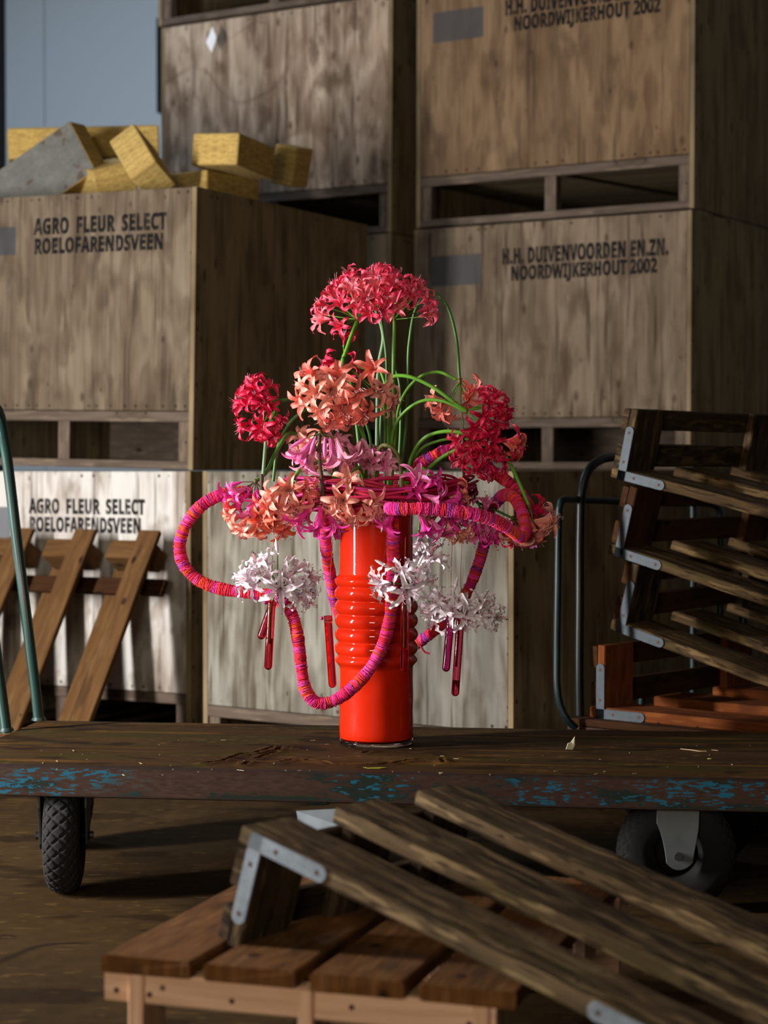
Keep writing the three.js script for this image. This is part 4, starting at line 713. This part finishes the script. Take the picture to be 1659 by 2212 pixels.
// salmon head that hangs upside down behind the right-hand arcs
nerine('pale salmon nerine head hanging head down behind the right-hand arching stems', { seed: 21, head: at(993, 824, 4.76), stem: [mouth(0.05, -0.04), at(880, 880, 4.82), at(884, 740, 4.82), at(902, 660, 4.81), at(934, 632, 4.8), at(962, 655, 4.79), at(984, 722, 4.78), at(993, 822, 4.76)], stemMat: GREEN.deep, stemR: 0.0038, tie: at(993, 818, 4.76), form: 'star', hues: [salmonPale, salmonPale, salmon], scale: 0.9, fil: FIL.pale,
  florets: [[938, 862, 0.02, -0.9, 0.1, 0.4], [950, 888, 0.02, -0.6, -0.6, 0.5, 1.1], [968, 900, 0.0, -0.2, -0.9, 0.3, 1.1], [1018, 842, -0.02, 0.4, 0.6, 0.4], [1036, 838, -0.02, 0.8, 0.5, 0.2], [1012, 866, 0, 0.4, -0.4, 0.7], [985, 945, -0.02, -0.5, -0.7, 0.3]] });
// pink trumpets above the wreath
nerine('lilac-pink trumpet nerine nodding over the left front of the wreath', { seed: 22, head: at(692, 934, 4.56), stem: [at(698, 1076, 4.53), at(695, 1035, 4.53), at(690, 990, 4.54), at(690, 940, 4.56)], stemMat: GREEN.brown, stemR: 0.0046, form: 'trumpet', hues: [pink, pinkPale], scale: 1.2, pedMat: GREEN.olive, fil: FIL.pale,
  florets: [[652, 985, 0.01, -0.5, -0.8, 0.35, 1.05], [742, 990, 0.03, 0.35, -0.88, 0.4, 1.15], [668, 1002, 0.0, -0.3, -0.9, 0.2, 0.9], [722, 985, -0.03, 0.2, -0.9, 0.0, 0.9]], buds: [[645, 956, 0.0, -0.85, -0.5, 0.2, 1.2], [676, 962, 0.02, -0.3, -0.95, 0.1, 1.25], [702, 968, 0.02, 0.0, -1, 0.05, 1.4]] });
nerine('pale pink nerine head spread over the back of the wreath', { seed: 23, head: at(790, 968, 4.72), stem: [mouth(-0.01, 0.05), at(810, 985, 4.74), at(790, 970, 4.72)], form: 'star', hues: [pinkPale, pink], scale: 1.05, fil: FIL.pale,
  florets: [[768, 985, 0.04, -0.3, -0.3, 0.9], [800, 1000, 0.05, 0.1, -0.3, 0.95], [835, 1000, 0.05, 0.4, 0, 0.9], [790, 975, 0.02, 0, 0.6, 0.6], [822, 990, 0.02, 0.3, 0.6, 0.6], [758, 1010, 0.06, -0.4, -0.5, 0.8], [735, 965, -0.02, -0.4, 0.5, 0.6]] });
nerine('salmon-pink nerine head tucked behind the nodding lilac trumpets', { seed: 24, head: at(690, 965, 4.68), stem: [mouth(-0.06, 0.0), at(730, 990, 4.72), at(690, 967, 4.68)], form: 'star', hues: [salmonPale, pinkPale], scale: 0.95, fil: FIL.pale,
  florets: [[655, 945, 0.02, -0.5, 0.5, 0.6], [668, 965, 0.04, -0.3, 0.1, 0.9], [705, 985, 0.05, 0.1, -0.2, 0.95], [690, 1005, 0.05, 0, -0.6, 0.8], [640, 975, 0.0, -0.8, 0, 0.5], [720, 955, 0.0, 0.4, 0.5, 0.6]] });
// magenta on the right of the wreath
nerine('bright magenta nerine head at the right front of the wreath below a looped stem', { seed: 25, head: at(868, 1060, 4.545), stem: [mouth(0.0, 0.06, 0.6), at(822, 966, 4.66), at(845, 966, 4.62), at(862, 990, 4.58), at(867, 1030, 4.55), at(868, 1058, 4.545)], stemMat: GREEN.olive, form: 'trumpet', hues: [magenta, magenta, pink], scale: 0.9, pedMat: GREEN.olive, fil: FIL.pale,
  florets: [[900, 1035, 0.05, 0.1, 0.75, 0.6, 1.05], [938, 1040, 0.03, 0.7, 0.5, 0.5, 1.0], [942, 1078, 0.02, 0.93, -0.3, 0.2, 1.0], [838, 1132, 0.04, -0.4, -0.85, 0.35, 1.05], [918, 1138, 0.04, 0.35, -0.85, 0.35, 1.0], [950, 1145, 0.0, 0.6, -0.75, 0.25, 0.95], [980, 1082, -0.03, 0.9, 0.2, 0.2, 0.95], [895, 1060, 0.06, 0.3, 0.2, 0.95, 0.8], [826, 1115, 0.0, -0.5, -0.7, 0.4, 0.9]] });
// salmon and magenta round the left of the wreath
nerine('salmon nerine head hanging over the left of the wreath on a green stem', { seed: 26, head: at(632, 1034, 4.55), stem: [mouth(-0.06, 0.04, 0.6), at(700, 1000, 4.62), at(655, 1010, 4.58), at(634, 1034, 4.55)], form: 'star', hues: [salmonPale, salmonPale, salmon], scale: 0.95, fil: FIL.pale,
  florets: [[622, 1058, 0.04, -0.1, 0.1, 0.95, 1.1], [662, 1060, 0.03, 0.6, -0.3, 0.7], [585, 1072, 0.03, -0.8, -0.2, 0.55, 1.1], [642, 1090, 0.03, 0.3, -0.8, 0.5], [600, 1095, 0.03, -0.4, -0.7, 0.6, 1.1], [620, 1118, 0.02, -0.1, -0.9, 0.4], [652, 1110, 0.0, 0.4, -0.85, 0.3], [568, 1092, 0.02, -0.7, -0.6, 0.4]] });
nerine('magenta nerine head drooping at the left end of the wreath', { seed: 27, head: at(552, 1040, 4.6), stem: [mouth(-0.07, 0.03, 0.6), at(690, 990, 4.67), at(630, 935, 4.65), at(600, 970, 4.63), at(575, 1020, 4.61), at(552, 1040, 4.6)], stemMat: GREEN.deep, form: 'trumpet', hues: [magenta, pink, magenta], scale: 0.92, fil: FIL.pale, pedMat: GREEN.brown,
  florets: [[515, 1085, 0.0, -0.7, -0.6, 0.3], [498, 1072, -0.02, -0.9, -0.3, 0.2], [540, 1105, 0.02, -0.25, -0.9, 0.3, 1.05], [565, 1110, 0.0, 0.1, -0.95, 0.2], [512, 1062, 0.02, -0.8, -0.4, 0.4, 0.85], [555, 1078, 0.03, 0.0, -0.7, 0.7, 0.9], [590, 1095, 0.0, 0.4, -0.85, 0.3, 0.9]], buds: [[505, 1046, 0.0, -0.95, -0.25, 0.1, 1.2]] });
nerine('orange-salmon nerine head lowest at the left, above the white flowers', { seed: 28, head: at(568, 1092, 4.58), stem: [at(565, 1025, 4.6), at(566, 1060, 4.59), at(568, 1092, 4.58)], stemMat: GREEN.brown, form: 'star', hues: [salmon, rust, salmonPale], scale: 0.95, fil: FIL.pale,
  florets: [[502, 1120, 0.0, -0.85, -0.3, 0.35], [520, 1138, 0.02, -0.5, -0.7, 0.45, 1.05], [548, 1145, 0.02, -0.15, -0.85, 0.45], [582, 1140, 0.03, 0.1, -0.85, 0.5, 1.05], [612, 1142, 0.01, 0.45, -0.8, 0.35, 1.05], [492, 1098, -0.02, -0.9, 0.1, 0.3, 0.9], [560, 1120, 0.04, 0, -0.4, 0.9], [598, 1120, 0.03, 0.3, -0.5, 0.8]] });
nerine('magenta trumpet nerine hanging in front of the vase neck at left', { seed: 29, head: at(698, 1078, 4.54), stem: [at(690, 1035, 4.56), at(694, 1055, 4.55), at(698, 1078, 4.54)], stemMat: GREEN.brown, form: 'trumpet', hues: [magenta, pink], scale: 1.0, fil: FIL.pale, pedMat: GREEN.brown,
  florets: [[642, 1125, 0.02, -0.7, -0.65, 0.25, 1.1], [688, 1132, 0.03, -0.15, -0.95, 0.25, 1.1], [722, 1138, 0.02, 0.35, -0.9, 0.25, 1.05], [662, 1110, -0.02, -0.5, -0.8, 0.1], [738, 1120, -0.01, 0.6, -0.7, 0.3, 0.9]] });
nerine('pale salmon nerine head at the centre front of the wreath', { seed: 30, head: at(752, 1058, 4.545), stem: [mouth(-0.02, 0.07, 0.6), at(775, 1010, 4.6), at(758, 1030, 4.56), at(752, 1058, 4.545)], form: 'star', hues: [salmonPale], scale: 1.0, fil: FIL.pale,
  florets: [[752, 1040, 0.04, -0.1, 0.7, 0.7, 0.9], [738, 1082, 0.05, -0.1, 0.0, 0.98, 1.15], [728, 1108, 0.03, -0.3, -0.8, 0.5, 1.05], [758, 1115, 0.03, 0.1, -0.9, 0.45, 1.0], [806, 1088, 0.04, 0.75, -0.25, 0.6, 1.05], [800, 1112, 0.02, 0.5, -0.75, 0.4], [712, 1098, 0.02, -0.7, -0.5, 0.5, 0.9]] });
nerine('salmon nerine floret pair pointing right from the wreath above the bright hoop', { seed: 31, head: at(955, 1062, 4.6), stem: [mouth(0.06, 0.04, 0.6), at(905, 1010, 4.66), at(935, 1035, 4.62), at(955, 1062, 4.6)], form: 'star', hues: [salmon, salmonPale], scale: 0.95, fil: FIL.pale, florets: [[1000, 1068, 0.0, 0.95, 0.15, 0.2, 1.05], [992, 1082, 0.01, 0.85, -0.4, 0.3, 0.9]] });
// dusky ones under the right-hand hoop
nerine('rose-pink nerine head hanging under the bright hoop at right', { seed: 32, head: at(1040, 1102, 4.66), stemR: 0.003, stem: [at(1012, 1062, 4.72), at(1028, 1078, 4.69), at(1040, 1102, 4.66)], stemMat: GREEN.deep, form: 'curly', hues: [pink, magenta], scale: 1.15, florets: [[1020, 1140, 0, -0.3, -0.85, 0.3], [1052, 1150, 0.02, 0.1, -0.9, 0.4, 1.1], [1082, 1148, 0, 0.5, -0.8, 0.3], [1072, 1165, 0, 0.3, -0.9, 0.2], [1035, 1160, 0, -0.1, -0.95, 0.2], [1000, 1125, 0, -0.6, -0.6, 0.3], [1052, 1082, -0.03, 0.1, 0.85, 0.2]] });
nerine('magenta nerine head hanging between the vase and the right-hand wires', { seed: 33, head: at(968, 1105, 4.62), stemR: 0.003, stem: [at(940, 1070, 4.66), at(955, 1084, 4.64), at(968, 1105, 4.62)], stemMat: GREEN.olive, form: 'curly', hues: [magenta, magenta, salmonPale], scale: 1.1, florets: [[945, 1142, 0.02, -0.4, -0.8, 0.4], [985, 1150, 0.02, 0.2, -0.9, 0.35, 1.15], [970, 1128, 0.04, 0, -0.5, 0.85], [1000, 1165, 0.0, 0.3, -0.9, 0.2], [925, 1128, 0.0, -0.7, -0.5, 0.4]] });
nerine('salmon nerine head farthest right, beyond the bend of the hoop', { seed: 34, head: at(1143, 1096, 4.66), stem: [mouth(0.07, 0.0, 0.6), at(960, 985, 4.72), at(1050, 960, 4.7), at(1090, 985, 4.69), at(1120, 1040, 4.67), at(1143, 1094, 4.66)], tie: at(1141, 1092, 4.66), form: 'star', hues: [salmonPale, salmon], scale: 1.0, fil: FIL.pale, florets: [[1188, 1122, 0.02, 0.92, 0.1, 0.35, 1.15], [1178, 1140, 0.01, 0.8, -0.5, 0.3, 1.0], [1150, 1148, 0.02, 0.2, -0.85, 0.4, 1.1], [1115, 1162, 0.03, -0.3, -0.85, 0.4, 1.1], [1135, 1158, 0.02, 0, -0.9, 0.4, 1.0]] });
nerine('rose nerine head lowest at right, curling beneath the bend of the hoop', { seed: 35, head: at(1108, 1120, 4.72), stemR: 0.003, stem: [at(1018, 1080, 4.78), at(1070, 1102, 4.75), at(1108, 1120, 4.72)], stemMat: GREEN.deep, form: 'curly', hues: [pink, crimson], scale: 1.15, florets: [[1085, 1160, 0, -0.3, -0.9, 0.2], [1120, 1168, 0, 0.1, -0.95, 0.2], [1165, 1165, 0, 0.7, -0.6, 0.2], [1172, 1100, -0.02, 0.8, 0.5, 0.2]] });

// ---------------------------------------------------------------- test tubes on wires, each with a white nerine
const tubeGlass = (c, d) => phys({ color: 0xffffff, transmission: 1, roughness: 0.03, thickness: 0.004, ior: 1.45, attenuationColor: new THREE.Color(...c), attenuationDistance: d });
function testTube(label, topPx, endPx, z, wirePx, hue, level = 0.45) {
  const a = at(topPx[0], topPx[1], z), b = at(endPx[0], endPx[1], z), g = thing('test_tube', label, 'tube'); g.position.copy(b);
  const dir = a.clone().sub(b), L = dir.length(), q = new THREE.Quaternion().setFromUnitVectors(UPV, dir.clone().normalize()), R = 0.0093, w = 0.0011;
  const out = [[0.0001, 0]]; for (let i = 1; i <= 8; i++) { const t = i / 8 * Math.PI / 2; out.push([Math.sin(t) * R, R - Math.cos(t) * R]); } out.push([R, L - 0.002], [R + 0.0007, L - 0.001], [R + 0.0004, L], [R - w, L - 0.0004]);
  for (let i = 8; i >= 0; i--) { const t = i / 8 * Math.PI / 2; out.push([Math.max(0.0001, Math.sin(t) * (R - w)), R - Math.cos(t) * (R - w)]); }
  part(g, 'glass', new THREE.LatheGeometry(out.map(([x, y]) => new THREE.Vector2(x, y)), 24), tubeGlass(...hue)).quaternion.copy(q);
  const wl = L * level, wat = [[0.0001, w + 0.0004]]; for (let i = 1; i <= 6; i++) { const t = i / 6 * Math.PI / 2; wat.push([Math.sin(t) * (R - w - 0.0003), R - Math.cos(t) * (R - w - 0.0003)]); } wat.push([R - w - 0.0003, wl], [0.0001, wl - 0.0006]);
  part(g, 'water', new THREE.LatheGeometry(wat.map(([x, y]) => new THREE.Vector2(x, y)), 20), phys({ color: 0xffffff, transmission: 1, roughness: 0, thickness: 0.01, ior: 1.33, attenuationColor: new THREE.Color(0.9, 0.25, 0.4), attenuationDistance: 0.03 })).quaternion.copy(q);
  const up = (s) => dir.clone().multiplyScalar(s);
  if (wirePx) { const w0 = at(wirePx[0], wirePx[1], z + 0.01).sub(b), neck = up(1 - 0.012 / L); part(g, 'wire', tube([w0, w0.clone().lerp(neck, 0.6), neck.clone().add(V(R, 0.004, 0)), neck.clone().add(V(R + 0.0006, 0, 0))], 0.0007, 14, 5), M.copper, 'copper-red hanging wire'); part(g, 'wire_ring', new THREE.TorusGeometry(R + 0.0008, 0.0006, 5, 20).rotateX(Math.PI / 2).applyQuaternion(q).translate(neck.x, neck.y, neck.z), M.copper); }
  part(g, 'bead', new THREE.SphereGeometry(0.0042, 12, 10).translate(...up(1 - 0.006 / L).add(V(-R - 0.0045, 0, 0.002)).toArray()), M.bead);
  return g;
}
M.copper = std({ color: 0x8a3a22, metalness: 0.6, roughness: 0.4 }); M.bead = phys({ color: new THREE.Color(0.4, 0.005, 0.15), roughness: 0.1, clearcoat: 1 });
const RED = [[0.9, 0.03, 0.05], 0.0036], ROSE = [[0.88, 0.03, 0.1], 0.0034], VIOLET = [[0.75, 0.03, 0.32], 0.003];
testTube('red glass test tube under the left white flowers, front one', [587, 1296], [579, 1447], 4.5, [591, 1150], RED);
testTube('short tilted red test tube half hidden behind another at left', [592, 1296], [562, 1381], 4.58, undefined, RED, 0.8);
testTube('empty red test tube hanging against the left side of the vase', [708, 1330], [719, 1486], 4.6, [719, 1165], RED, 0.9);
testTube('red test tube hanging in front of the vase at its right', [875, 1290], [873, 1451], 4.53, [876, 1160], ROSE, 0.3);
testTube('violet-pink test tube, left one of the pair right of the vase', [974, 1330], [963, 1451], 4.6, [977, 1160], VIOLET, 0.7);
testTube('long red test tube, right one of the pair right of the vase', [995, 1330], [983, 1504], 4.55, [998, 1155], ROSE, 0.2);
const wOpt = { form: 'crisp', hues: [white], fil: FIL.pink, pedMat: GREEN.deep, stemR: 0.003, scale: 1.12 };
nerine('white nerine head at left, in the test tube under the left hoop', { ...wOpt, seed: 41, head: at(600, 1266, 4.5), stem: [at(582, 1390, 4.5), at(586, 1310, 4.5), at(600, 1266, 4.5)], ped: 0.04,
  florets: [[520, 1250, 0.03, -0.85, 0.1, 0.5, 1.1], [540, 1262, 0.04, -0.6, -0.15, 0.75, 1.05], [545, 1228, 0.02, -0.7, 0.5, 0.5, 1.0], [562, 1205, 0.01, -0.55, 0.75, 0.35, 1.15], [606, 1278, 0.05, 0.05, -0.15, 0.98, 1.15], [650, 1222, -0.01, 0.65, 0.6, 0.2, 1.05], [672, 1245, 0.0, 0.85, 0.2, 0.3, 1.0], [665, 1272, 0.02, 0.75, -0.15, 0.6, 1.05], [650, 1290, 0.02, 0.6, -0.5, 0.6, 1.0], [620, 1240, 0.03, 0.2, 0.6, 0.75, 0.9], [575, 1240, 0.03, -0.3, 0.6, 0.7, 0.9], [676, 1298, -0.01, 0.7, -0.6, 0.2, 0.9], [632, 1262, 0.03, 0.5, 0.1, 0.8, 0.95]], buds: [[598, 1182, 0.0, -0.1, 1, 0, 1.1], [616, 1215, 0.0, 0.35, 0.9, 0.1, 0.9], [630, 1210, 0, 0.6, 0.75, 0, 0.8]] });
nerine('white nerine head in front of the vase and its hoop', { ...wOpt, seed: 42, head: at(876, 1262, 4.53), stem: [at(873, 1400, 4.53), at(874, 1310, 4.53), at(876, 1262, 4.53)],
  florets: [[812, 1258, 0.03, -0.8, 0.15, 0.5, 1.05], [822, 1272, 0.03, -0.65, -0.35, 0.6, 1.1], [880, 1282, 0.05, 0.0, -0.2, 0.97, 1.2], [938, 1200, 0.0, 0.6, 0.7, 0.3, 1.2], [930, 1250, 0.02, 0.8, 0.3, 0.5, 1.0], [905, 1262, 0.04, 0.5, 0.1, 0.85, 1.0], [868, 1232, 0.03, -0.1, 0.7, 0.6, 0.9], [895, 1230, 0.02, 0.3, 0.7, 0.6, 0.9]], buds: [[826, 1218, 0.02, -0.85, 0.45, 0.1, 1.1], [908, 1212, 0.02, 0.4, 0.85, 0.1, 0.9]] });
nerine('white nerine head at right, spread wide over the pair of test tubes', { ...wOpt, seed: 43, head: at(988, 1312, 4.56), stem: [at(985, 1440, 4.56), at(990, 1350, 4.56), at(988, 1312, 4.56)],
  florets: [[922, 1320, 0.02, -0.85, -0.1, 0.4, 1.05], [940, 1302, 0.02, -0.6, 0.4, 0.6, 1.05], [932, 1340, 0.02, -0.6, -0.5, 0.5, 1.0], [965, 1295, 0.02, -0.3, 0.6, 0.65, 1.05], [975, 1318, 0.05, -0.15, 0, 0.98, 1.0], [1012, 1330, 0.05, 0.15, -0.2, 0.97, 1.15], [1062, 1322, 0.0, 0.85, 0.1, 0.3, 1.05], [1078, 1338, 0.0, 0.9, -0.25, 0.3, 0.95], [1045, 1302, 0.01, 0.6, 0.5, 0.5, 1.0], [1005, 1300, 0.02, 0.1, 0.75, 0.6, 0.9], [1040, 1328, 0.03, 0.6, -0.1, 0.75, 0.95], [1010, 1356, 0.02, 0.1, -0.85, 0.4, 0.8]], buds: [[985, 1262, 0.0, 0.25, 1, 0, 1.0], [1048, 1284, 0.0, 0.55, 0.85, 0, 1.0]] });
nerine('shaded white nerine head hanging behind the right edge of the vase neck', { ...wOpt, seed: 44, head: at(905, 1150, 4.92), stem: [mouth(0.08, -0.05, 0.6), at(908, 1090, 4.92), at(905, 1148, 4.92)], florets: [[908, 1178, 0.02, 0, -0.85, 0.4, 1.1], [935, 1162, 0.01, 0.75, -0.4, 0.3, 1.05], [928, 1190, 0.01, 0.5, -0.8, 0.2, 1.0], [905, 1205, 0, -0.1, -0.95, 0.1, 1.0]] });

// extra bare stems standing in the vase mouth
[[[840, 1000, 4.8], [838, 900, 4.8], [832, 830, 4.8], [815, 790, 4.8], [798, 782, 4.79], [785, 796, 4.79]], [[862, 1000, 4.83], [866, 900, 4.83], [862, 820, 4.83], [850, 790, 4.83]], [[845, 985, 4.76], [850, 930, 4.74], [872, 892, 4.72], [912, 866, 4.7], [955, 866, 4.69], [985, 878, 4.685], [1004, 888, 4.682]], [[853, 990, 4.8], [862, 880, 4.8], [884, 836, 4.8], [915, 810, 4.79], [950, 804, 4.78], [985, 820, 4.77]], [[590, 1040, 4.66], [602, 960, 4.66], [625, 915, 4.66], [662, 885, 4.66], [690, 880, 4.68]], [[568, 1030, 4.6], [571, 990, 4.61], [574, 955, 4.63]], [[1002, 1080, 4.74], [1002, 1000, 4.72], [1000, 930, 4.7]], [[825, 1010, 4.84], [822, 930, 4.84], [826, 860, 4.84]]].forEach((l, i) => {
  solo('green_stem', tube(A(l), i > 5 ? 0.0034 : 0.004, 30, 8), [GREEN.fresh, GREEN.deep, GREEN.fresh, GREEN.fresh, GREEN.deep, GREEN.grey, GREEN.brown, GREEN.deep][i], ['short hooked green stem left of centre beside the salmon head', 'dark green stem standing behind the tallest one', 'thin arching stem, lowest of the right-hand arcs', 'higher arching green stem that reaches to the hanging salmon head', 'dark green stem curving up at the left below the crimson head', 'grey-green stem rising from the left end of the wreath', 'dark brown stem hanging at the right end of the wreath', 'dark stem low among the others in the middle of the vase'][i], 'stem');
});

// ---------------------------------------------------------------- scraps on the deck
{
  const s = (px, py) => onLevel(px, py, DECK.y + 0.001), sh = (pts) => new THREE.Shape(pts.map(([a, b]) => new THREE.Vector2(a, b)));
  const curl = (g, k) => { const p = g.attributes.position; for (let i = 0; i < p.count; i++) p.setZ(i, p.getZ(i) + k * p.getX(i) ** 2 + k * 0.4 * p.getY(i) ** 2); g.computeVertexNormals(); return g; };
  const leaf = solo('fallen_leaf', curl(new THREE.ExtrudeGeometry(sh([[-0.026, 0], [-0.012, 0.006], [0.01, 0.007], [0.025, 0.001], [0.01, -0.006], [-0.012, -0.006]]), { depth: 0.0008, bevelEnabled: false }), 3).rotateX(-Math.PI / 2), std({ color: 0x8f9a1e, roughness: 0.6 }), 'yellow-green fallen leaf on the front edge of the deck', 'leaf'); leaf.position.copy(s(810, 1660)); leaf.rotation.y = 0.05;
  const pet = solo('fallen_petal', curl(new THREE.ExtrudeGeometry(sh([[-0.012, -0.002], [-0.006, 0.012], [0.002, 0.015], [0.009, 0.027], [0.011, 0.008], [0.006, -0.002]]), { depth: 0.0012, bevelEnabled: true, bevelSize: 0.0005, bevelThickness: 0.0005, bevelSegments: 1 }), 18), std({ color: 0xd8d6b4, roughness: 0.7 }), 'pale curled petal standing on the deck right of the vase', 'petal'); pet.position.copy(s(1231, 1620)).add(V(0, 0.003, 0)); pet.rotation.set(-0.25, 0.4, 0);
  solo('dry_twig', tube([s(1470, 1619), s(1490, 1621), s(1512, 1624), s(1526, 1624)].map((p) => p.add(V(0, 0.0014, 0))), 0.0012, 12, 5), std({ color: 0xb59a78, roughness: 0.9 }), 'thin pale twig lying on the deck at right', 'twig');
  const g2 = solo('leaf_fragment', new THREE.SphereGeometry(0.006, 8, 5).scale(1, 0.25, 0.7), std({ color: 0xa8b23a, roughness: 0.7 }), 'tiny yellow-green leaf fragment beside the twig', 'leaf'); g2.position.copy(s(1533, 1639));
  const r = rng(77), bits = [];
  for (let i = 0; i < 60; i++) { const px = r() * 1659, py = lerp(1590, 1676, Math.sqrt(r())), p = onLevel(px, py, DECK.y + 0.0014); bits.push(new THREE.BoxGeometry(0.0015 + 0.02 * r() ** 3, 0.0008, 0.001 + 0.0012 * r()).rotateY(r() * 3).translate(p.x, p.y, p.z)); }
  const m = new THREE.Mesh(mergeGeometries(bits), std({ color: 0xb8a888, roughness: 0.9 })); m.name = 'deck_crumbs'; m.userData = { kind: 'stuff', label: 'pale crumbs and splinters strewn over the deck', category: 'debris' }; m.castShadow = m.receiveShadow = true; scene.add(m);
}
renderer.render(scene, camera);
